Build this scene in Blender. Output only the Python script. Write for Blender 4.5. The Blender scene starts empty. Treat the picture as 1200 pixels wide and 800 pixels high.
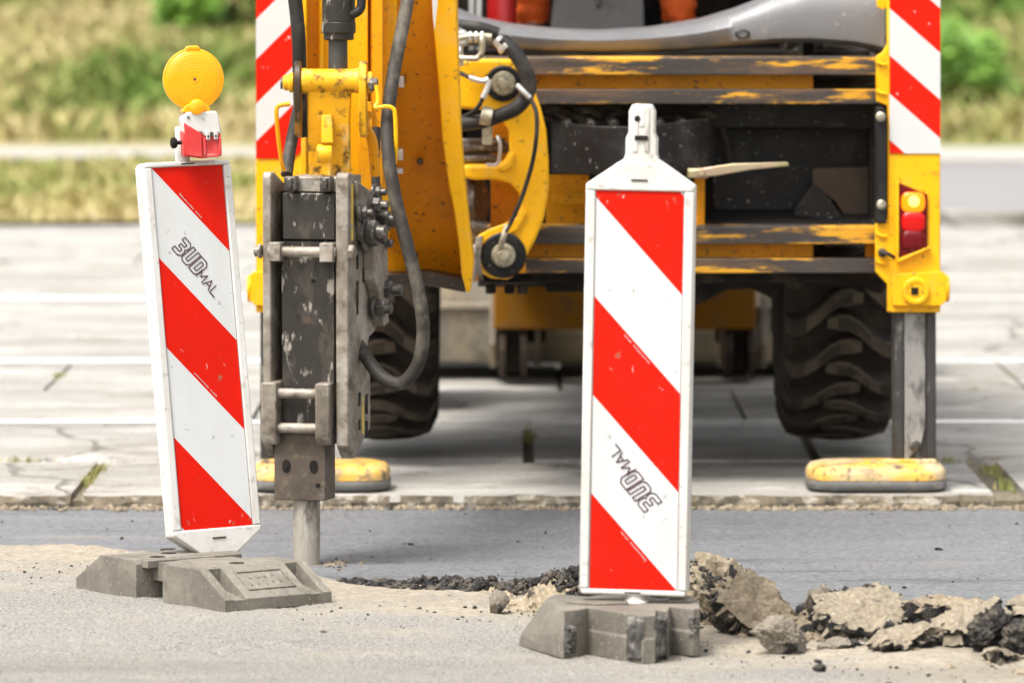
import bpy, bmesh, math, random
import numpy as np
from mathutils import Vector, Matrix, noise as mnoise
R = math.radians
SC = bpy.context.scene
COL = SC.collection
random.seed(7)

# ------------------------------------------------------------------ camera model
F = 6700.0; CAMZ = 1.79; PITCH = math.atan(454 / F)
cp, sp = math.cos(PITCH), math.sin(PITCH)
def W(px, py, Y):
    u = (px - 600) / F; v = (400 - py) / F
    fy = cp + v * sp; fz = v * cp - sp
    k = Y / fy
    return Vector((u * k, Y, CAMZ + fz * k))
def G(px, py, z=0.0):
    u = (px - 600) / F; v = (400 - py) / F
    fy = cp + v * sp; fz = v * cp - sp
    k = (z - CAMZ) / fz
    return Vector((u * k, fy * k, z))

# ------------------------------------------------------------------ materials
def nodes_of(name):
    m = bpy.data.materials.new(name); m.use_nodes = True
    nt = m.node_tree; b = nt.nodes['Principled BSDF']
    return m, nt, b
def N(nt, t, **k):
    n = nt.nodes.new(t)
    for a, v in k.items():
        if a in n.inputs: n.inputs[a].default_value = v
        else: setattr(n, a, v)
    return n
def c4(c): return (c[0], c[1], c[2], 1)
def tex(nt, vec, scale, detail=4, rough=.6, stretch=None, dist=0):
    src = vec
    if stretch:
        mp = N(nt, 'ShaderNodeMapping'); mp.inputs['Scale'].default_value = stretch
        nt.links.new(vec, mp.inputs['Vector']); src = mp.outputs['Vector']
    n = N(nt, 'ShaderNodeTexNoise', Scale=scale, Detail=detail, Roughness=rough, Distortion=dist)
    nt.links.new(src, n.inputs['Vector'])
    return n.outputs['Fac']
def ramp(nt, val, lo, hi, a=0., b=1.):
    r = N(nt, 'ShaderNodeMapRange'); r.inputs['From Min'].default_value = lo; r.inputs['From Max'].default_value = hi
    r.inputs['To Min'].default_value = a; r.inputs['To Max'].default_value = b
    nt.links.new(val, r.inputs['Value']); return r.outputs['Result']
def mix(nt, fac, a, b):
    m = N(nt, 'ShaderNodeMix', data_type='RGBA')
    nt.links.new(fac, m.inputs[0]) if not isinstance(fac, float) else setattr(m.inputs[0], 'default_value', fac)
    for i, v in ((6, a), (7, b)):
        if isinstance(v, tuple): m.inputs[i].default_value = c4(v)
        else: nt.links.new(v, m.inputs[i])
    return m.outputs[2]
def mat(name, col, rough=.5, metal=0., var=.15, vs=6., spots=(), bump=0., bs=60., stretch=None, coat=0., bstretch=None, spec=.5):
    """spots: (colour, scale, lo, hi, detail, stretch, amount)"""
    m, nt, b = nodes_of(name)
    tc = N(nt, 'ShaderNodeTexCoord'); vec = tc.outputs['Object']
    lo = tuple(max(0, x * (1 - var)) for x in col); hi = tuple(min(1, x * (1 + var)) for x in col)
    c = mix(nt, ramp(nt, tex(nt, vec, vs, 5, .65, stretch), .3, .7), lo, hi)
    rg = None
    for s in spots:
        sc, scale, a, bb = s[:4]; det = s[4] if len(s) > 4 else 4; st = s[5] if len(s) > 5 else None; am = s[6] if len(s) > 6 else 1.
        f = ramp(nt, tex(nt, vec, scale, det, .65, st), a - DIRT, bb - DIRT, 0., am)
        c = mix(nt, f, c, sc)
        rg = f
    nt.links.new(c, b.inputs['Base Color'])
    b.inputs['Roughness'].default_value = rough; b.inputs['Metallic'].default_value = metal
    b.inputs['Specular IOR Level'].default_value = spec
    if coat: b.inputs['Coat Weight'].default_value = coat; b.inputs['Coat Roughness'].default_value = .15
    if rough < .75:
        nt.links.new(ramp(nt, tex(nt, vec, vs * 3, 5), .25, .75, rough * .75, min(1, rough * 1.35)), b.inputs['Roughness'])
    if bump:
        bn = N(nt, 'ShaderNodeBump'); bn.inputs['Strength'].default_value = bump; bn.inputs['Distance'].default_value = .01
        nt.links.new(tex(nt, vec, bs, 6, .7, bstretch), bn.inputs['Height']); nt.links.new(bn.outputs[0], b.inputs['Normal'])
    return m
YEL = (.87, .435, .001)
DIRT = .05
MUD = (.10, .065, .03)
M = {}
M['yellow'] = mat('yellow_paint', YEL, .42, var=.06, vs=3, spec=.35, spots=[((.62, .42, .16), 9, .60, .85, 6, None, .45), (MUD, 55, .66, .72, 5, None, .85), (MUD, 14, .68, .80, 8, None, .6)])
M['orange'] = mat('shaded_yellow_paint', (.80, .32, .002), .45, var=.08, vs=4, spec=.3, spots=[((.45, .22, .03), 7, .55, .8, 6, None, .5), (MUD, 48, .66, .71, 5, None, .9), (MUD, 16, .70, .80, 8, None, .7)])
M['greasy'] = mat('greasy_yellow_paint', (.80, .40, .008), .45, var=.1, vs=8, spec=.35, spots=[((.70, .58, .36), 12, .58, .75, 6, None, .6), ((.05, .028, .012), 22, .56, .68, 9, None, .9)])
M['oily'] = mat('oil_soaked_yellow_paint', (.30, .14, .012), .4, var=.3, vs=8, spots=[((.03, .018, .008), 9, .42, .55, 8, None, .95)])
M['muddy_shaded'] = mat('shaded_muddy_yellow_paint', (.30, .125, .006), .7, var=.25, vs=4, spec=.2, spots=[((.12, .075, .035), 4, .50, .65, 8, None, .8)])  # mud, plus the shade under the machine painted into the beam colour
M['rail'] = mat('worn_rail', (.045, .036, .030), .55, metal=.1, var=.3, vs=9, stretch=(.3, 1, 2), spots=[((.17, .09, .04), 7, .56, .7, 8, (.4, 1, 2.5), .6), ((.66, .32, .012), 7, .575, .63, 14, (.38, 1, 2.8), .95), ((.3, .27, .23), 60, .70, .76, 4, None, .6)])
M['black'] = mat('black_painted_steel', (.010, .0092, .009), .5, spec=.3, var=.3, vs=5, spots=[((.16, .15, .14), 6, .60, .85, 5, None, .3), ((.38, .36, .33), 70, .715, .75, 3, None, .8)])
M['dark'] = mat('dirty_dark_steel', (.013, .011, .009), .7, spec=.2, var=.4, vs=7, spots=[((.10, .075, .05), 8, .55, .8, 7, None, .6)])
M['brown'] = mat('oily_brown_steel', (.055, .036, .022), .5, var=.3, vs=6, spots=[((.3, .27, .22), 60, .71, .75, 4, None, .7)])
M['body'] = mat('scratched_charcoal_steel', (.027, .023, .019), .42, metal=.15, var=.3, vs=7, spots=[((.16, .13, .10), 9, .54, .75, 9, (1, 1, .45), .6), ((.38, .34, .29), 30, .62, .68, 9, (1, 1, .35), .85), ((.22, .12, .07), 5, .66, .75, 6, None, .7)])
M['rawsteel'] = mat('dusty_worn_steel', (.23, .195, .155), .55, metal=.25, var=.4, vs=9, bump=.25, bs=50, spots=[((.52, .49, .43), 10, .52, .75, 8, None, .7), ((.10, .075, .05), 17, .58, .70, 8, None, .8)])
M['rustblock'] = mat('brown_scuffed_steel', (.115, .092, .072), .48, metal=.4, var=.35, vs=8, spots=[((.33, .30, .28), 6, .58, .75, 8, None, .7), ((.24, .18, .11), 40, .62, .70, 6, None, .5)])
M['chisel'] = mat('chisel_steel', (.44, .40, .345), .5, metal=.35, var=.2, vs=9, stretch=(1, 1, .3), spots=[((.20, .15, .10), 9, .50, .66, 9, (1, 1, .25), .85), ((.12, .10, .08), 30, .60, .67, 8, (1, 1, .2), .8), ((.5, .47, .42), 22, .62, .70, 6, (1, 1, .3), .7)])
M['nut'] = mat('dull_zinc', (.45, .41, .30), .4, metal=.7, var=.25, vs=30, spots=[((.1, .08, .05), 45, .58, .7, 4, None, .7)])
M['darknut'] = mat('oily_bolt_steel', (.10, .09, .08), .4, metal=.6, var=.3, vs=25, spots=[((.4, .37, .32), 50, .62, .72, 4, None, .7)])
M['zinc'] = mat('iridescent_zinc', (.40, .36, .19), .35, metal=.6, var=.2, vs=6, spots=[((.55, .34, .30), 5, .5, .65, 2, None, .6), ((.45, .55, .28), 4, .55, .7, 2, None, .5)])
M['hose'] = mat('rubber_hose', (.019, .017, .015), .55, spec=.35, var=.25, vs=12, spots=[((.18, .16, .13), 9, .55, .8, 7, None, .5)])
M['dustyhose'] = mat('dusty_rubber_hose', (.030, .025, .020), .6, spec=.35, var=.3, vs=9, spots=[((.22, .19, .145), 6, .52, .72, 7, None, .65)])
M['tyre'] = mat('tyre_rubber', (.016, .013, .010), .78, spec=.25, var=.3, vs=5, bump=.15, bs=70, spots=[((.07, .053, .036), 6, .5, .75, 8, None, .5)])
M['lugedge'] = mat('dusty_lug_edge_highlight', (.095, .079, .06), .85, spec=.2, var=.35, vs=9, spots=[((.05, .04, .03), 9, .52, .68, 7, None, .8)])  # dusty chamfers, lightened further to paint in edge highlights
M['lug'] = mat('dusty_tyre_lug', (.036, .030, .024), .8, spec=.25, var=.35, vs=7, bump=.2, bs=80, spots=[((.13, .10, .072), 8, .50, .72, 8, None, .7)])
M['apron'] = mat('grey_plastic', (.15, .15, .155), .36, var=.08, vs=3, spots=[((.42, .40, .37), 75, .70, .75, 4, None, .8), ((.34, .31, .27), 4, .60, .8, 6, None, .45)])
M['seat'] = mat('grey_trim', (.13, .125, .12), .5, var=.1, vs=6, spots=[((.07, .065, .06), 12, .55, .7, 5, None, .6)])
M['leg'] = mat('greased_leg_steel', (.05, .048, .045), .45, metal=.3, var=.3, vs=8, stretch=(1, 1, .4), spots=[((.30, .28, .24), 22, .62, .72, 8, (1, 1, .4), .7)])
M['strip'] = mat('polished_wear_strip', (.34, .325, .30), .45, metal=.4, var=.15, vs=7, stretch=(1, 1, .25), spots=[((.10, .09, .08), 14, .56, .66, 7, (1, 1, .35), .85)])
M['padyel'] = mat('scuffed_yellow_pad', (.74, .42, .06), .55, var=.15, vs=8, bump=.45, bs=35, spots=[((.55, .45, .29), 7, .46, .62, 10, None, .85), ((.27, .20, .12), 13, .56, .66, 10, None, .85), ((.09, .065, .04), 30, .60, .68, 8, None, .9)])
M['padrub'] = mat('grey_pad_rubber', (.115, .112, .105), .75, var=.25, vs=12, bump=.3, bs=50, spots=[((.30, .27, .22), 14, .58, .75, 7, None, .6)])
M['bucket'] = mat('dusty_bucket_steel', (.27, .24, .195), .6, metal=.1, var=.3, vs=3, spots=[((.42, .335, .20), 3.2, .52, .65, 8, None, .8), ((.07, .06, .05), 5, .62, .75, 7, None, .7)])
M['red'] = mat('red_reflective_sheet', (.60, .008, .0004), .45, var=.05, vs=3, spec=.15, spots=[((.42, .012, .003), 3, .50, .75, 7, (1, 1, .35), .5), ((.55, .36, .32), 38, .715, .74, 6, (1, 1, .5), .8), ((.30, .10, .06), 30, .69, .72, 5, None, .7)])
M['white'] = mat('white_reflective_sheet', (.565, .575, .57), .42, var=.025, vs=3, spec=.3, spots=[((.47, .46, .43), 4, .50, .75, 8, (1, 1, .3), .6), ((.25, .22, .2), 34, .70, .73, 4, None, .7)])
M['wplastic'] = mat('white_plastic', (.60, .585, .555), .5, var=.06, vs=5, spots=[((.42, .39, .33), 7, .52, .74, 9, (1, 1, .5), .55), ((.30, .27, .22), 22, .63, .73, 8, None, .6), ((.2, .18, .15), 60, .69, .73, 4, None, .6)])
M['wdirty'] = mat('grimy_white_plastic', (.62, .60, .56), .5, var=.10, vs=8, spots=[((.25, .22, .19), 16, .53, .68, 9, (1, 1, .4), .7)])
M['ink'] = mat('dark_lettering', (.055, .012, .03), .5, var=.3, vs=60)
M['panelred'] = mat('red_marking', (.62, .010, .001), .45, spec=.15, var=.06, vs=3, spots=[((.8, .6, .55), 40, .72, .76, 5, None, .7), ((.45, .04, .02), 8, .66, .8, 7, None, .4)])
M['panelwhite'] = mat('white_marking', (.575, .575, .56), .45, var=.03, vs=3, spots=[((.35, .32, .28), 35, .715, .75, 5, None, .7)])
M['lampred'] = mat('faded_red_plastic', (.60, .035, .035), .42, var=.15, vs=14, spots=[((.65, .25, .22), 10, .55, .75, 6, None, .5)])
M['foot'] = mat('recycled_rubber_block', (.145, .131, .107), .85, spec=.3, var=.18, vs=7, bump=.35, bs=55, spots=[((.30, .275, .23), 5, .52, .75, 8, None, .6), ((.10, .088, .07), 11, .60, .72, 9, None, .6), ((.38, .35, .30), 90, .66, .72, 3, None, .6)])
M['footbroken'] = mat('broken_rubber_face', (.085, .08, .073), .9, spec=.2, var=.5, vs=26, bump=.9, bs=35, spots=[((.24, .225, .20), 30, .58, .64, 5, None, .8)])
M['orangecloth'] = mat('orange_workwear', (.90, .135, .012), .75, var=.14, vs=7, bump=.6, bs=14)
M['refl'] = mat('silver_reflective_band', (.62, .62, .60), .4, var=.06)
M['skin'] = mat('skin', (.45, .25, .17), .5, var=.06)
M['boot'] = mat('black_leather', (.02, .018, .016), .5)
M['extred'] = mat('extinguisher_red', (.45, .015, .012), .35, coat=.3, var=.05)
M['silver'] = mat('brushed_aluminium', (.6, .6, .58), .35, metal=.6, var=.1)
M['lime'] = mat('yellow_edge_paint', (.72, .50, .08), .5, var=.2, vs=20, spots=[((.35, .30, .22), 20, .55, .65, 7, None, .9)])
M['darkred_lens'] = mat('dark_red_lens', (.13, .003, .005), .25, var=.1, spec=.3)
M['red_lens'] = mat('red_lens', (.62, .008, .012), .18, var=.1, coat=.5)
def emissive(name, col, e, strength, rough=.2):
    m, nt, b = nodes_of(name)
    b.inputs['Base Color'].default_value = c4(col); b.inputs['Roughness'].default_value = rough
    b.inputs['Emission Color'].default_value = c4(e); b.inputs['Emission Strength'].default_value = strength
    return m
M['lit_amber'] = emissive('lit_amber_lens', (.7, .10, .0), (1, .20, .0), .95)
M['lit_core'] = emissive('lit_bulb', (.9, .4, .05), (1, .50, .08), 1.9)
M['lit_red'] = emissive('lit_red_lens', (.36, .002, .002), (1, .0, .0), .16)
def lens_mat():
    m, nt, b = nodes_of('amber_lens')
    tc = N(nt, 'ShaderNodeTexCoord')
    w = N(nt, 'ShaderNodeTexWave', wave_type='RINGS', rings_direction='SPHERICAL', Scale=46.)
    nt.links.new(tc.outputs['Object'], w.inputs['Vector'])
    v = N(nt, 'ShaderNodeTexVoronoi', Scale=170.); nt.links.new(tc.outputs['Object'], v.inputs['Vector'])
    bn = N(nt, 'ShaderNodeBump'); bn.inputs['Strength'].default_value = .22; bn.inputs['Distance'].default_value = .003
    ad = N(nt, 'ShaderNodeMath', operation='ADD'); nt.links.new(w.outputs['Fac'], ad.inputs[0]); nt.links.new(v.outputs['Distance'], ad.inputs[1])
    nt.links.new(ad.outputs[0], bn.inputs['Height'])
    nt.links.new(bn.outputs[0], b.inputs['Normal'])
    c = mix(nt, ramp(nt, tex(nt, tc.outputs['Object'], 14, 3), .35, .7), (.90, .40, .0005), (.94, .47, .001))
    nt.links.new(c, b.inputs['Base Color'])
    b.inputs['Roughness'].default_value = .3; b.inputs['Specular IOR Level'].default_value = .3; b.inputs['Coat Weight'].default_value = .25; b.inputs['Transmission Weight'].default_value = .35; b.inputs['Subsurface Weight'].default_value = .5; b.inputs['Subsurface Radius'].default_value = (.05, .02, .001); b.inputs['Subsurface Scale'].default_value = .6
    b.inputs['Emission Color'].default_value = (1, .50, .01, 1); b.inputs['Emission Strength'].default_value = .10
    return m
M['lens'] = lens_mat()

# ------------------------------------------------------------------ object helpers
def tag(o, label=None, cat=None, group=None, kind=None):
    if label: o['label'] = label
    if cat: o['category'] = cat
    if group: o['group'] = group
    if kind: o['kind'] = kind
    return o
def thing(name, label, cat, loc=(0, 0, 0), rot=(0, 0, 0), group=None):
    o = bpy.data.objects.new(name, None); COL.objects.link(o)
    o.location = loc; o.rotation_euler = rot; o.empty_display_size = .1
    return tag(o, label, cat, group)
SPLIT = set('nut top_pad broken_face clamp_bolt lens_holder stiffener_rib plate_slot socket_hole bolt hole pin_hole screw clasp slot weld_bead yellow_stripe cab_post bucket_pin bucket_bracket cable ankle_lug cable_tab hose_coupling liner reinforcement inner_frame plug_ribs pin_bolt dipper_flange pipe_union small_print bracket_plate link_pin'.split())
class MB:
    """collects shapes, builds ONE mesh object"""
    def __init__(s): s.bm = bmesh.new(); s.mi = 0
    def _f(s, vs):
        try:
            f = s.bm.faces.new(vs); f.material_index = s.mi; return f
        except ValueError: return None
    def box(s, a, b):
        x0, y0, z0 = a; x1, y1, z1 = b
        x0, x1 = min(x0, x1), max(x0, x1); y0, y1 = min(y0, y1), max(y0, y1); z0, z1 = min(z0, z1), max(z0, z1)
        v = [s.bm.verts.new(p) for p in ((x0, y0, z0), (x1, y0, z0), (x1, y1, z0), (x0, y1, z0), (x0, y0, z1), (x1, y0, z1), (x1, y1, z1), (x0, y1, z1))]
        for q in ((0, 3, 2, 1), (4, 5, 6, 7), (0, 1, 5, 4), (1, 2, 6, 5), (2, 3, 7, 6), (3, 0, 4, 7)): s._f([v[i] for i in q])
        return s
    def prism(s, pts, vec):
        vec = Vector(vec); a = [s.bm.verts.new(p) for p in pts]; b = [s.bm.verts.new(Vector(p) + vec) for p in pts]
        s._f(a); s._f(b[::-1]); n = len(pts)
        for i in range(n): s._f([a[i], b[i], b[(i + 1) % n], a[(i + 1) % n]])
        return s
    def loft(s, loops, cap=True, close=True):
        L = [[s.bm.verts.new(p) for p in lp] for lp in loops]
        for a, b in zip(L, L[1:]):
            n = len(a)
            for i in range(n if close else n - 1): s._f([a[i], a[(i + 1) % n], b[(i + 1) % n], b[i]])
        if cap and close: s._f(L[0][::-1]); s._f(L[-1])
        return s
    def ppx(s, pts, Y, depth):            # outline given where it is seen, at distance Y, real thickness
        return s.prism([W(x, y, Y) for x, y in pts], (0, depth, 0))
    def bpx(s, x0, y0, x1, y1, Y, depth):
        a = W(x0, y1, Y); b = W(x1, y0, Y)
        return s.box((a.x, Y, a.z), (b.x, Y + depth, b.z))
    def cyl(s, a, b, r0, r1=None, n=24):
        a = Vector(a); b = Vector(b); d = (b - a).normalized(); r1 = r0 if r1 is None else r1
        u = d.orthogonal().normalized(); w = d.cross(u)
        lp = [[p + (u * math.cos(t) + w * math.sin(t)) * r for t in [2 * math.pi * i / n for i in range(n)]] for p, r in ((a, r0), (b, r1))]
        return s.loft(lp)
    def hexa(s, a, b, r): return s.cyl(a, b, r, n=6)
    def lathe(s, c, axis, prof, n=32):     # prof: (distance along axis, radius)
        c = Vector(c); d = Vector(axis).normalized(); u = d.orthogonal().normalized(); w = d.cross(u)
        return s.loft([[c + d * h + (u * math.cos(t) + w * math.sin(t)) * r for t in [2 * math.pi * i / n for i in range(n)]] for h, r in prof])
    def tube(s, pts, r, n=12, sub=8):
        P = [Vector(p) for p in pts]; rr = r if isinstance(r, (list, tuple)) else [r] * len(P)
        Q = []; RR = []
        if sub > 1 and len(P) > 2:
            for i in range(len(P) - 1):
                p0 = P[i - 1] if i else P[0] * 2 - P[1]; p1, p2 = P[i], P[i + 1]; p3 = P[i + 2] if i + 2 < len(P) else P[-1] * 2 - P[-2]
                for k in range(sub):
                    t = k / sub
                    Q.append(.5 * ((2 * p1) + (p2 - p0) * t + (2 * p0 - 5 * p1 + 4 * p2 - p3) * t * t + (3 * p1 - p0 - 3 * p2 + p3) * t ** 3)); RR.append(rr[i] * (1 - t) + rr[i + 1] * t)
            Q.append(P[-1]); RR.append(rr[-1])
        else: Q, RR = P, rr
        d = (Q[1] - Q[0]).normalized(); u = d.orthogonal().normalized(); lps = []
        for i, q in enumerate(Q):
            d2 = (Q[min(i + 1, len(Q) - 1)] - Q[max(i - 1, 0)]).normalized()
            u = (u - d2 * u.dot(d2)).normalized(); w = d2.cross(u)
            lps.append([q + (u * math.cos(t) + w * math.sin(t)) * RR[i] for t in [2 * math.pi * k / n for k in range(n)]])
        return s.loft(lps)
    def quad(s, pts): s._f([s.bm.verts.new(p) for p in pts]); return s
    def islands(s):
        bm = s.bm; bm.verts.ensure_lookup_table(); bm.verts.index_update(); n = len(bm.verts); par = list(range(n))
        def fnd(i):
            while par[i] != i: par[i] = par[par[i]]; i = par[i]
            return i
        for e in bm.edges:
            a, b = fnd(e.verts[0].index), fnd(e.verts[1].index)
            if a != b: par[a] = b
        g = {}
        for v in bm.verts: g.setdefault(fnd(v.index), []).append(v)
        L = []
        for vs in g.values():
            lo = [min(v.co[k] for v in vs) - .0008 for k in range(3)]; hi = [max(v.co[k] for v in vs) + .0008 for k in range(3)]; L.append([lo, hi, vs])
        ch = True
        while ch:
            ch = False
            for i in range(len(L)):
                for j in range(i + 1, len(L)):
                    if all(L[i][0][k] <= L[j][1][k] and L[j][0][k] <= L[i][1][k] for k in range(3)):
                        L[i] = [[min(L[i][0][k], L[j][0][k]) for k in range(3)], [max(L[i][1][k], L[j][1][k]) for k in range(3)], L[i][2] + L[j][2]]; L.pop(j); ch = True; break
                if ch: break
        return [x[2] for x in L]
    def build(s, name, mats, parent=None, loc=None, bevel=0., smooth=True, angle=38, seg=2, recalc=True):
        if name in SPLIT:
            isl = s.islands()
            if len(isl) > 1:
                out = None
                for vs in isl:
                    m2 = MB(); mp = {v: m2.bm.verts.new(v.co) for v in vs}; fs = {f for v in vs for f in v.link_faces}
                    for f in sorted(fs, key=lambda f: f.index):
                        nf = m2._f([mp[v] for v in f.verts])
                        if nf: nf.material_index = f.material_index
                    m2._built = True
                    o = m2._build(name, mats, parent, loc, bevel, smooth, angle, seg, recalc); out = out or o
                s.bm.free(); return out
        return s._build(name, mats, parent, loc, bevel, smooth, angle, seg, recalc)
    def _build(s, name, mats, parent=None, loc=None, bevel=0., smooth=True, angle=38, seg=2, recalc=True):
        if recalc: bmesh.ops.recalc_face_normals(s.bm, faces=s.bm.faces)
        me = bpy.data.meshes.new(name); s.bm.to_mesh(me); s.bm.free()
        o = bpy.data.objects.new(name, me); COL.objects.link(o)
        for m in (mats if isinstance(mats, (list, tuple)) else [mats]): me.materials.append(m)
        if loc is not None: me.transform(Matrix.Translation(-Vector(loc)))
        if parent is not None: o.parent = parent
        elif loc is not None: o.location = loc
        if smooth and len(me.polygons):
            me.polygons.foreach_set('use_smooth', [True] * len(me.polygons)); me.set_sharp_from_angle(angle=R(angle))
        if bevel:
            b = o.modifiers.new('bevel', 'BEVEL'); b.width = bevel; b.segments = seg; b.limit_method = 'ANGLE'; b.angle_limit = R(40)
        return o
def smoothstep(a, b, x):
    t = max(0, min(1, (x - a) / (b - a))); return t * t * (3 - 2 * t)
def interp(x, xs, ys):
    return float(np.interp(x, xs, ys))

# ------------------------------------------------------------------ ground and setting
def edgeY(x):
    return interp(x, [-8, -3, -1.55, -.95, -.48, -.2, .0, .19, .6, 1.29, 3, 8], [18.4, 17.7, 17.32, 16.95, 16.2, 16.12, 16.0, 15.7, 15.15, 14.6, 13.6, 11.5]) \
        + .05 * mnoise.noise(Vector((x * 5, 1.3, 0))) + .035 * mnoise.noise(Vector((x * 16, 4, 0))) + .015 * mnoise.noise(Vector((x * 50, 9, 0)))
def road_mats():
    m, nt, b = nodes_of('dusty_asphalt')
    tc = N(nt, 'ShaderNodeTexCoord'); v = tc.outputs['Object']
    base = mix(nt, ramp(nt, tex(nt, v, 1.6, 6, .6, (.55, 1, 1)), .35, .65), (.178, .168, .148), (.268, .252, .220))
    grain = mix(nt, ramp(nt, tex(nt, v, 120, 3, .7), .40, .60), (.105, .10, .092), (.43, .41, .375))
    base = mix(nt, .6, base, grain)
    v2 = N(nt, 'ShaderNodeTexVoronoi', Scale=85.); nt.links.new(v, v2.inputs['Vector'])
    base = mix(nt, ramp(nt, v2.outputs['Distance'], .0, .22, .5, 0.), base, (.40, .385, .35))
    base = mix(nt, ramp(nt, tex(nt, v, 42, 5, .7), .62, .69, 0, .75), base, (.10, .094, .085))
    at = N(nt, 'ShaderNodeAttribute', attribute_name='sand')
    ml = N(nt, 'ShaderNodeMath', operation='ADD'); nt.links.new(at.outputs['Fac'], ml.inputs[0])
    ns = ramp(nt, tex(nt, v, 3.2, 12, .78, (.5, 1, 1)), .28, .72, -.75, .55); nt.links.new(ns, ml.inputs[1])
    sand = mix(nt, ramp(nt, tex(nt, v, 30, 6, .7), .35, .65), (.26, .222, .165), (.405, .352, .272))
    base = mix(nt, ramp(nt, ml.outputs[0], .0, .75, 0, .92), base, sand)
    base = mix(nt, ramp(nt, tex(nt, v, 58, 3, .6), .60, .66, 0, .75), base, (.40, .375, .33))
    base = mix(nt, ramp(nt, tex(nt, v, 33, 4, .7), .61, .66, 0, .8), base, (.085, .078, .068))
    base = mix(nt, ramp(nt, tex(nt, v, 1.1, 8, .7, (.3, 1, 1)), .52, .70, 0, .45), base, (.13, .122, .108))
    nt.links.new(base, b.inputs['Base Color']); b.inputs['Roughness'].default_value = .9; b.inputs['Specular IOR Level'].default_value = .25
    bn = N(nt, 'ShaderNodeBump'); bn.inputs['Strength'].default_value = .9; bn.inputs['Distance'].default_value = .008
    nt.links.new(tex(nt, v, 75, 5, .75), bn.inputs['Height']); nt.links.new(bn.outputs[0], b.inputs['Normal'])
    return m
def build_road():
    xs = np.concatenate([np.linspace(-8, -2.0, 50)[:-1], np.linspace(-2.0, 2.0, 330), np.linspace(2.0, 8, 50)[1:]])
    vs = np.concatenate([np.linspace(0, .35, 110)[:-1], np.linspace(.35, 1, 70)])
    V = []; S = []
    for x in xs:
        e = edgeY(x)
        for t in vs:
            y = e - t * (e - 8.0)
            d = e - y
            z = .006 * mnoise.noise(Vector((x * 3, y * 3, 0))) + .004 * mnoise.noise(Vector((x * 14, y * 14, 3))) + .0025 * mnoise.noise(Vector((x * 45, y * 45, 5)))
            bank = .028 * smoothstep(.7, .12, d) * (0.45 + .9 * mnoise.noise(Vector((x * 2.1, y * 2.1, 7))))
            z += max(-.005, bank)
            z -= .03 * smoothstep(.07, .0, d) * (1 + .8 * mnoise.noise(Vector((x * 22, y * 22, 2))))
            s = smoothstep(1.05, .05, d) * .95 + .10 * smoothstep(2.2, .8, d)
            if x > .2: s += .25 * smoothstep(1.4, .3, d)
            V.append((x, y, z)); S.append(s)
    n = len(vs); Fc = []
    for i in range(len(xs) - 1):
        for j in range(n - 1): Fc.append((i * n + j, i * n + j + 1, (i + 1) * n + j + 1, (i + 1) * n + j))
    k = len(V)
    for i, x in enumerate(xs):
        p = V[i * n]; V.append((p[0], p[1] + .03 + .02 * mnoise.noise(Vector((x * 30, 2, 8))), -.075)); S.append(.15)
    for i in range(len(xs) - 1): Fc.append((i * n, (i + 1) * n, k + i + 1, k + i))
    me = bpy.data.meshes.new('road'); me.from_pydata(V, [], Fc); me.update()
    a = me.attributes.new('sand', 'FLOAT', 'POINT'); a.data.foreach_set('value', S)
    me.polygons.foreach_set('use_smooth', [True] * len(me.polygons))
    o = bpy.data.objects.new('road', me); COL.objects.link(o); me.materials.append(road_mats()); o['kind'] = 'structure'
    bm = bmesh.new(); bm.from_mesh(me); bmesh.ops.recalc_face_normals(bm, faces=bm.faces)
    if sum(f.normal.z for f in bm.faces) < 0: bmesh.ops.reverse_faces(bm, faces=bm.faces)
    bm.to_mesh(me); bm.free()
build_road()

def milled_mat():
    m, nt, b = nodes_of('milled_asphalt')
    tc = N(nt, 'ShaderNodeTexCoord'); v = tc.outputs['Object']
    c = mix(nt, ramp(nt, tex(nt, v, 2.2, 7, .65, (.18, 1, 1)), .32, .68), (.058, .062, .068), (.108, .112, .119))
    c = mix(nt, ramp(nt, tex(nt, v, 100, 4, .7, (.6, 1, 1)), .38, .64, 0, .7), c, (.26, .265, .27))
    c = mix(nt, ramp(nt, tex(nt, v, 9, 8, .75, (.12, 1, 1)), .55, .66, 0, .55), c, (.030, .031, .034))
    c = mix(nt, ramp(nt, tex(nt, v, 2.6, 6, .7, (.16, 1, 1)), .62, .74, 0, .5), c, (.27, .245, .205))
    nt.links.new(c, b.inputs['Base Color']); b.inputs['Roughness'].default_value = .62; b.inputs['Specular IOR Level'].default_value = .45
    bn = N(nt, 'ShaderNodeBump'); bn.inputs['Strength'].default_value = .6; bn.inputs['Distance'].default_value = .008
    nt.links.new(tex(nt, v, 40, 7, .75, (.4, 1, 1)), bn.inputs['Height']); nt.links.new(bn.outputs[0], b.inputs['Normal'])
    return m
def build_grid(name, xs, ys, fz, m, kind='structure'):
    V = [(x, y, fz(x, y)) for x in xs for y in ys]; n = len(ys)
    Fc = [(i * n + j, (i + 1) * n + j, (i + 1) * n + j + 1, i * n + j + 1) for i in range(len(xs) - 1) for j in range(n - 1)]
    me = bpy.data.meshes.new(name); me.from_pydata(V, [], Fc); me.update()
    me.polygons.foreach_set('use_smooth', [True] * len(me.polygons)); me.materials.append(m)
    o = bpy.data.objects.new(name, me); COL.objects.link(o); o['kind'] = kind
    return o
build_grid('milled_road', np.linspace(-9, 9, 240), np.linspace(11, 18.95, 160),
           lambda x, y: -.045 + .006 * mnoise.noise(Vector((x * 1.2, y * 7, 0))) + .004 * mnoise.noise(Vector((x * 5, y * 22, 3))), milled_mat())

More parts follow.
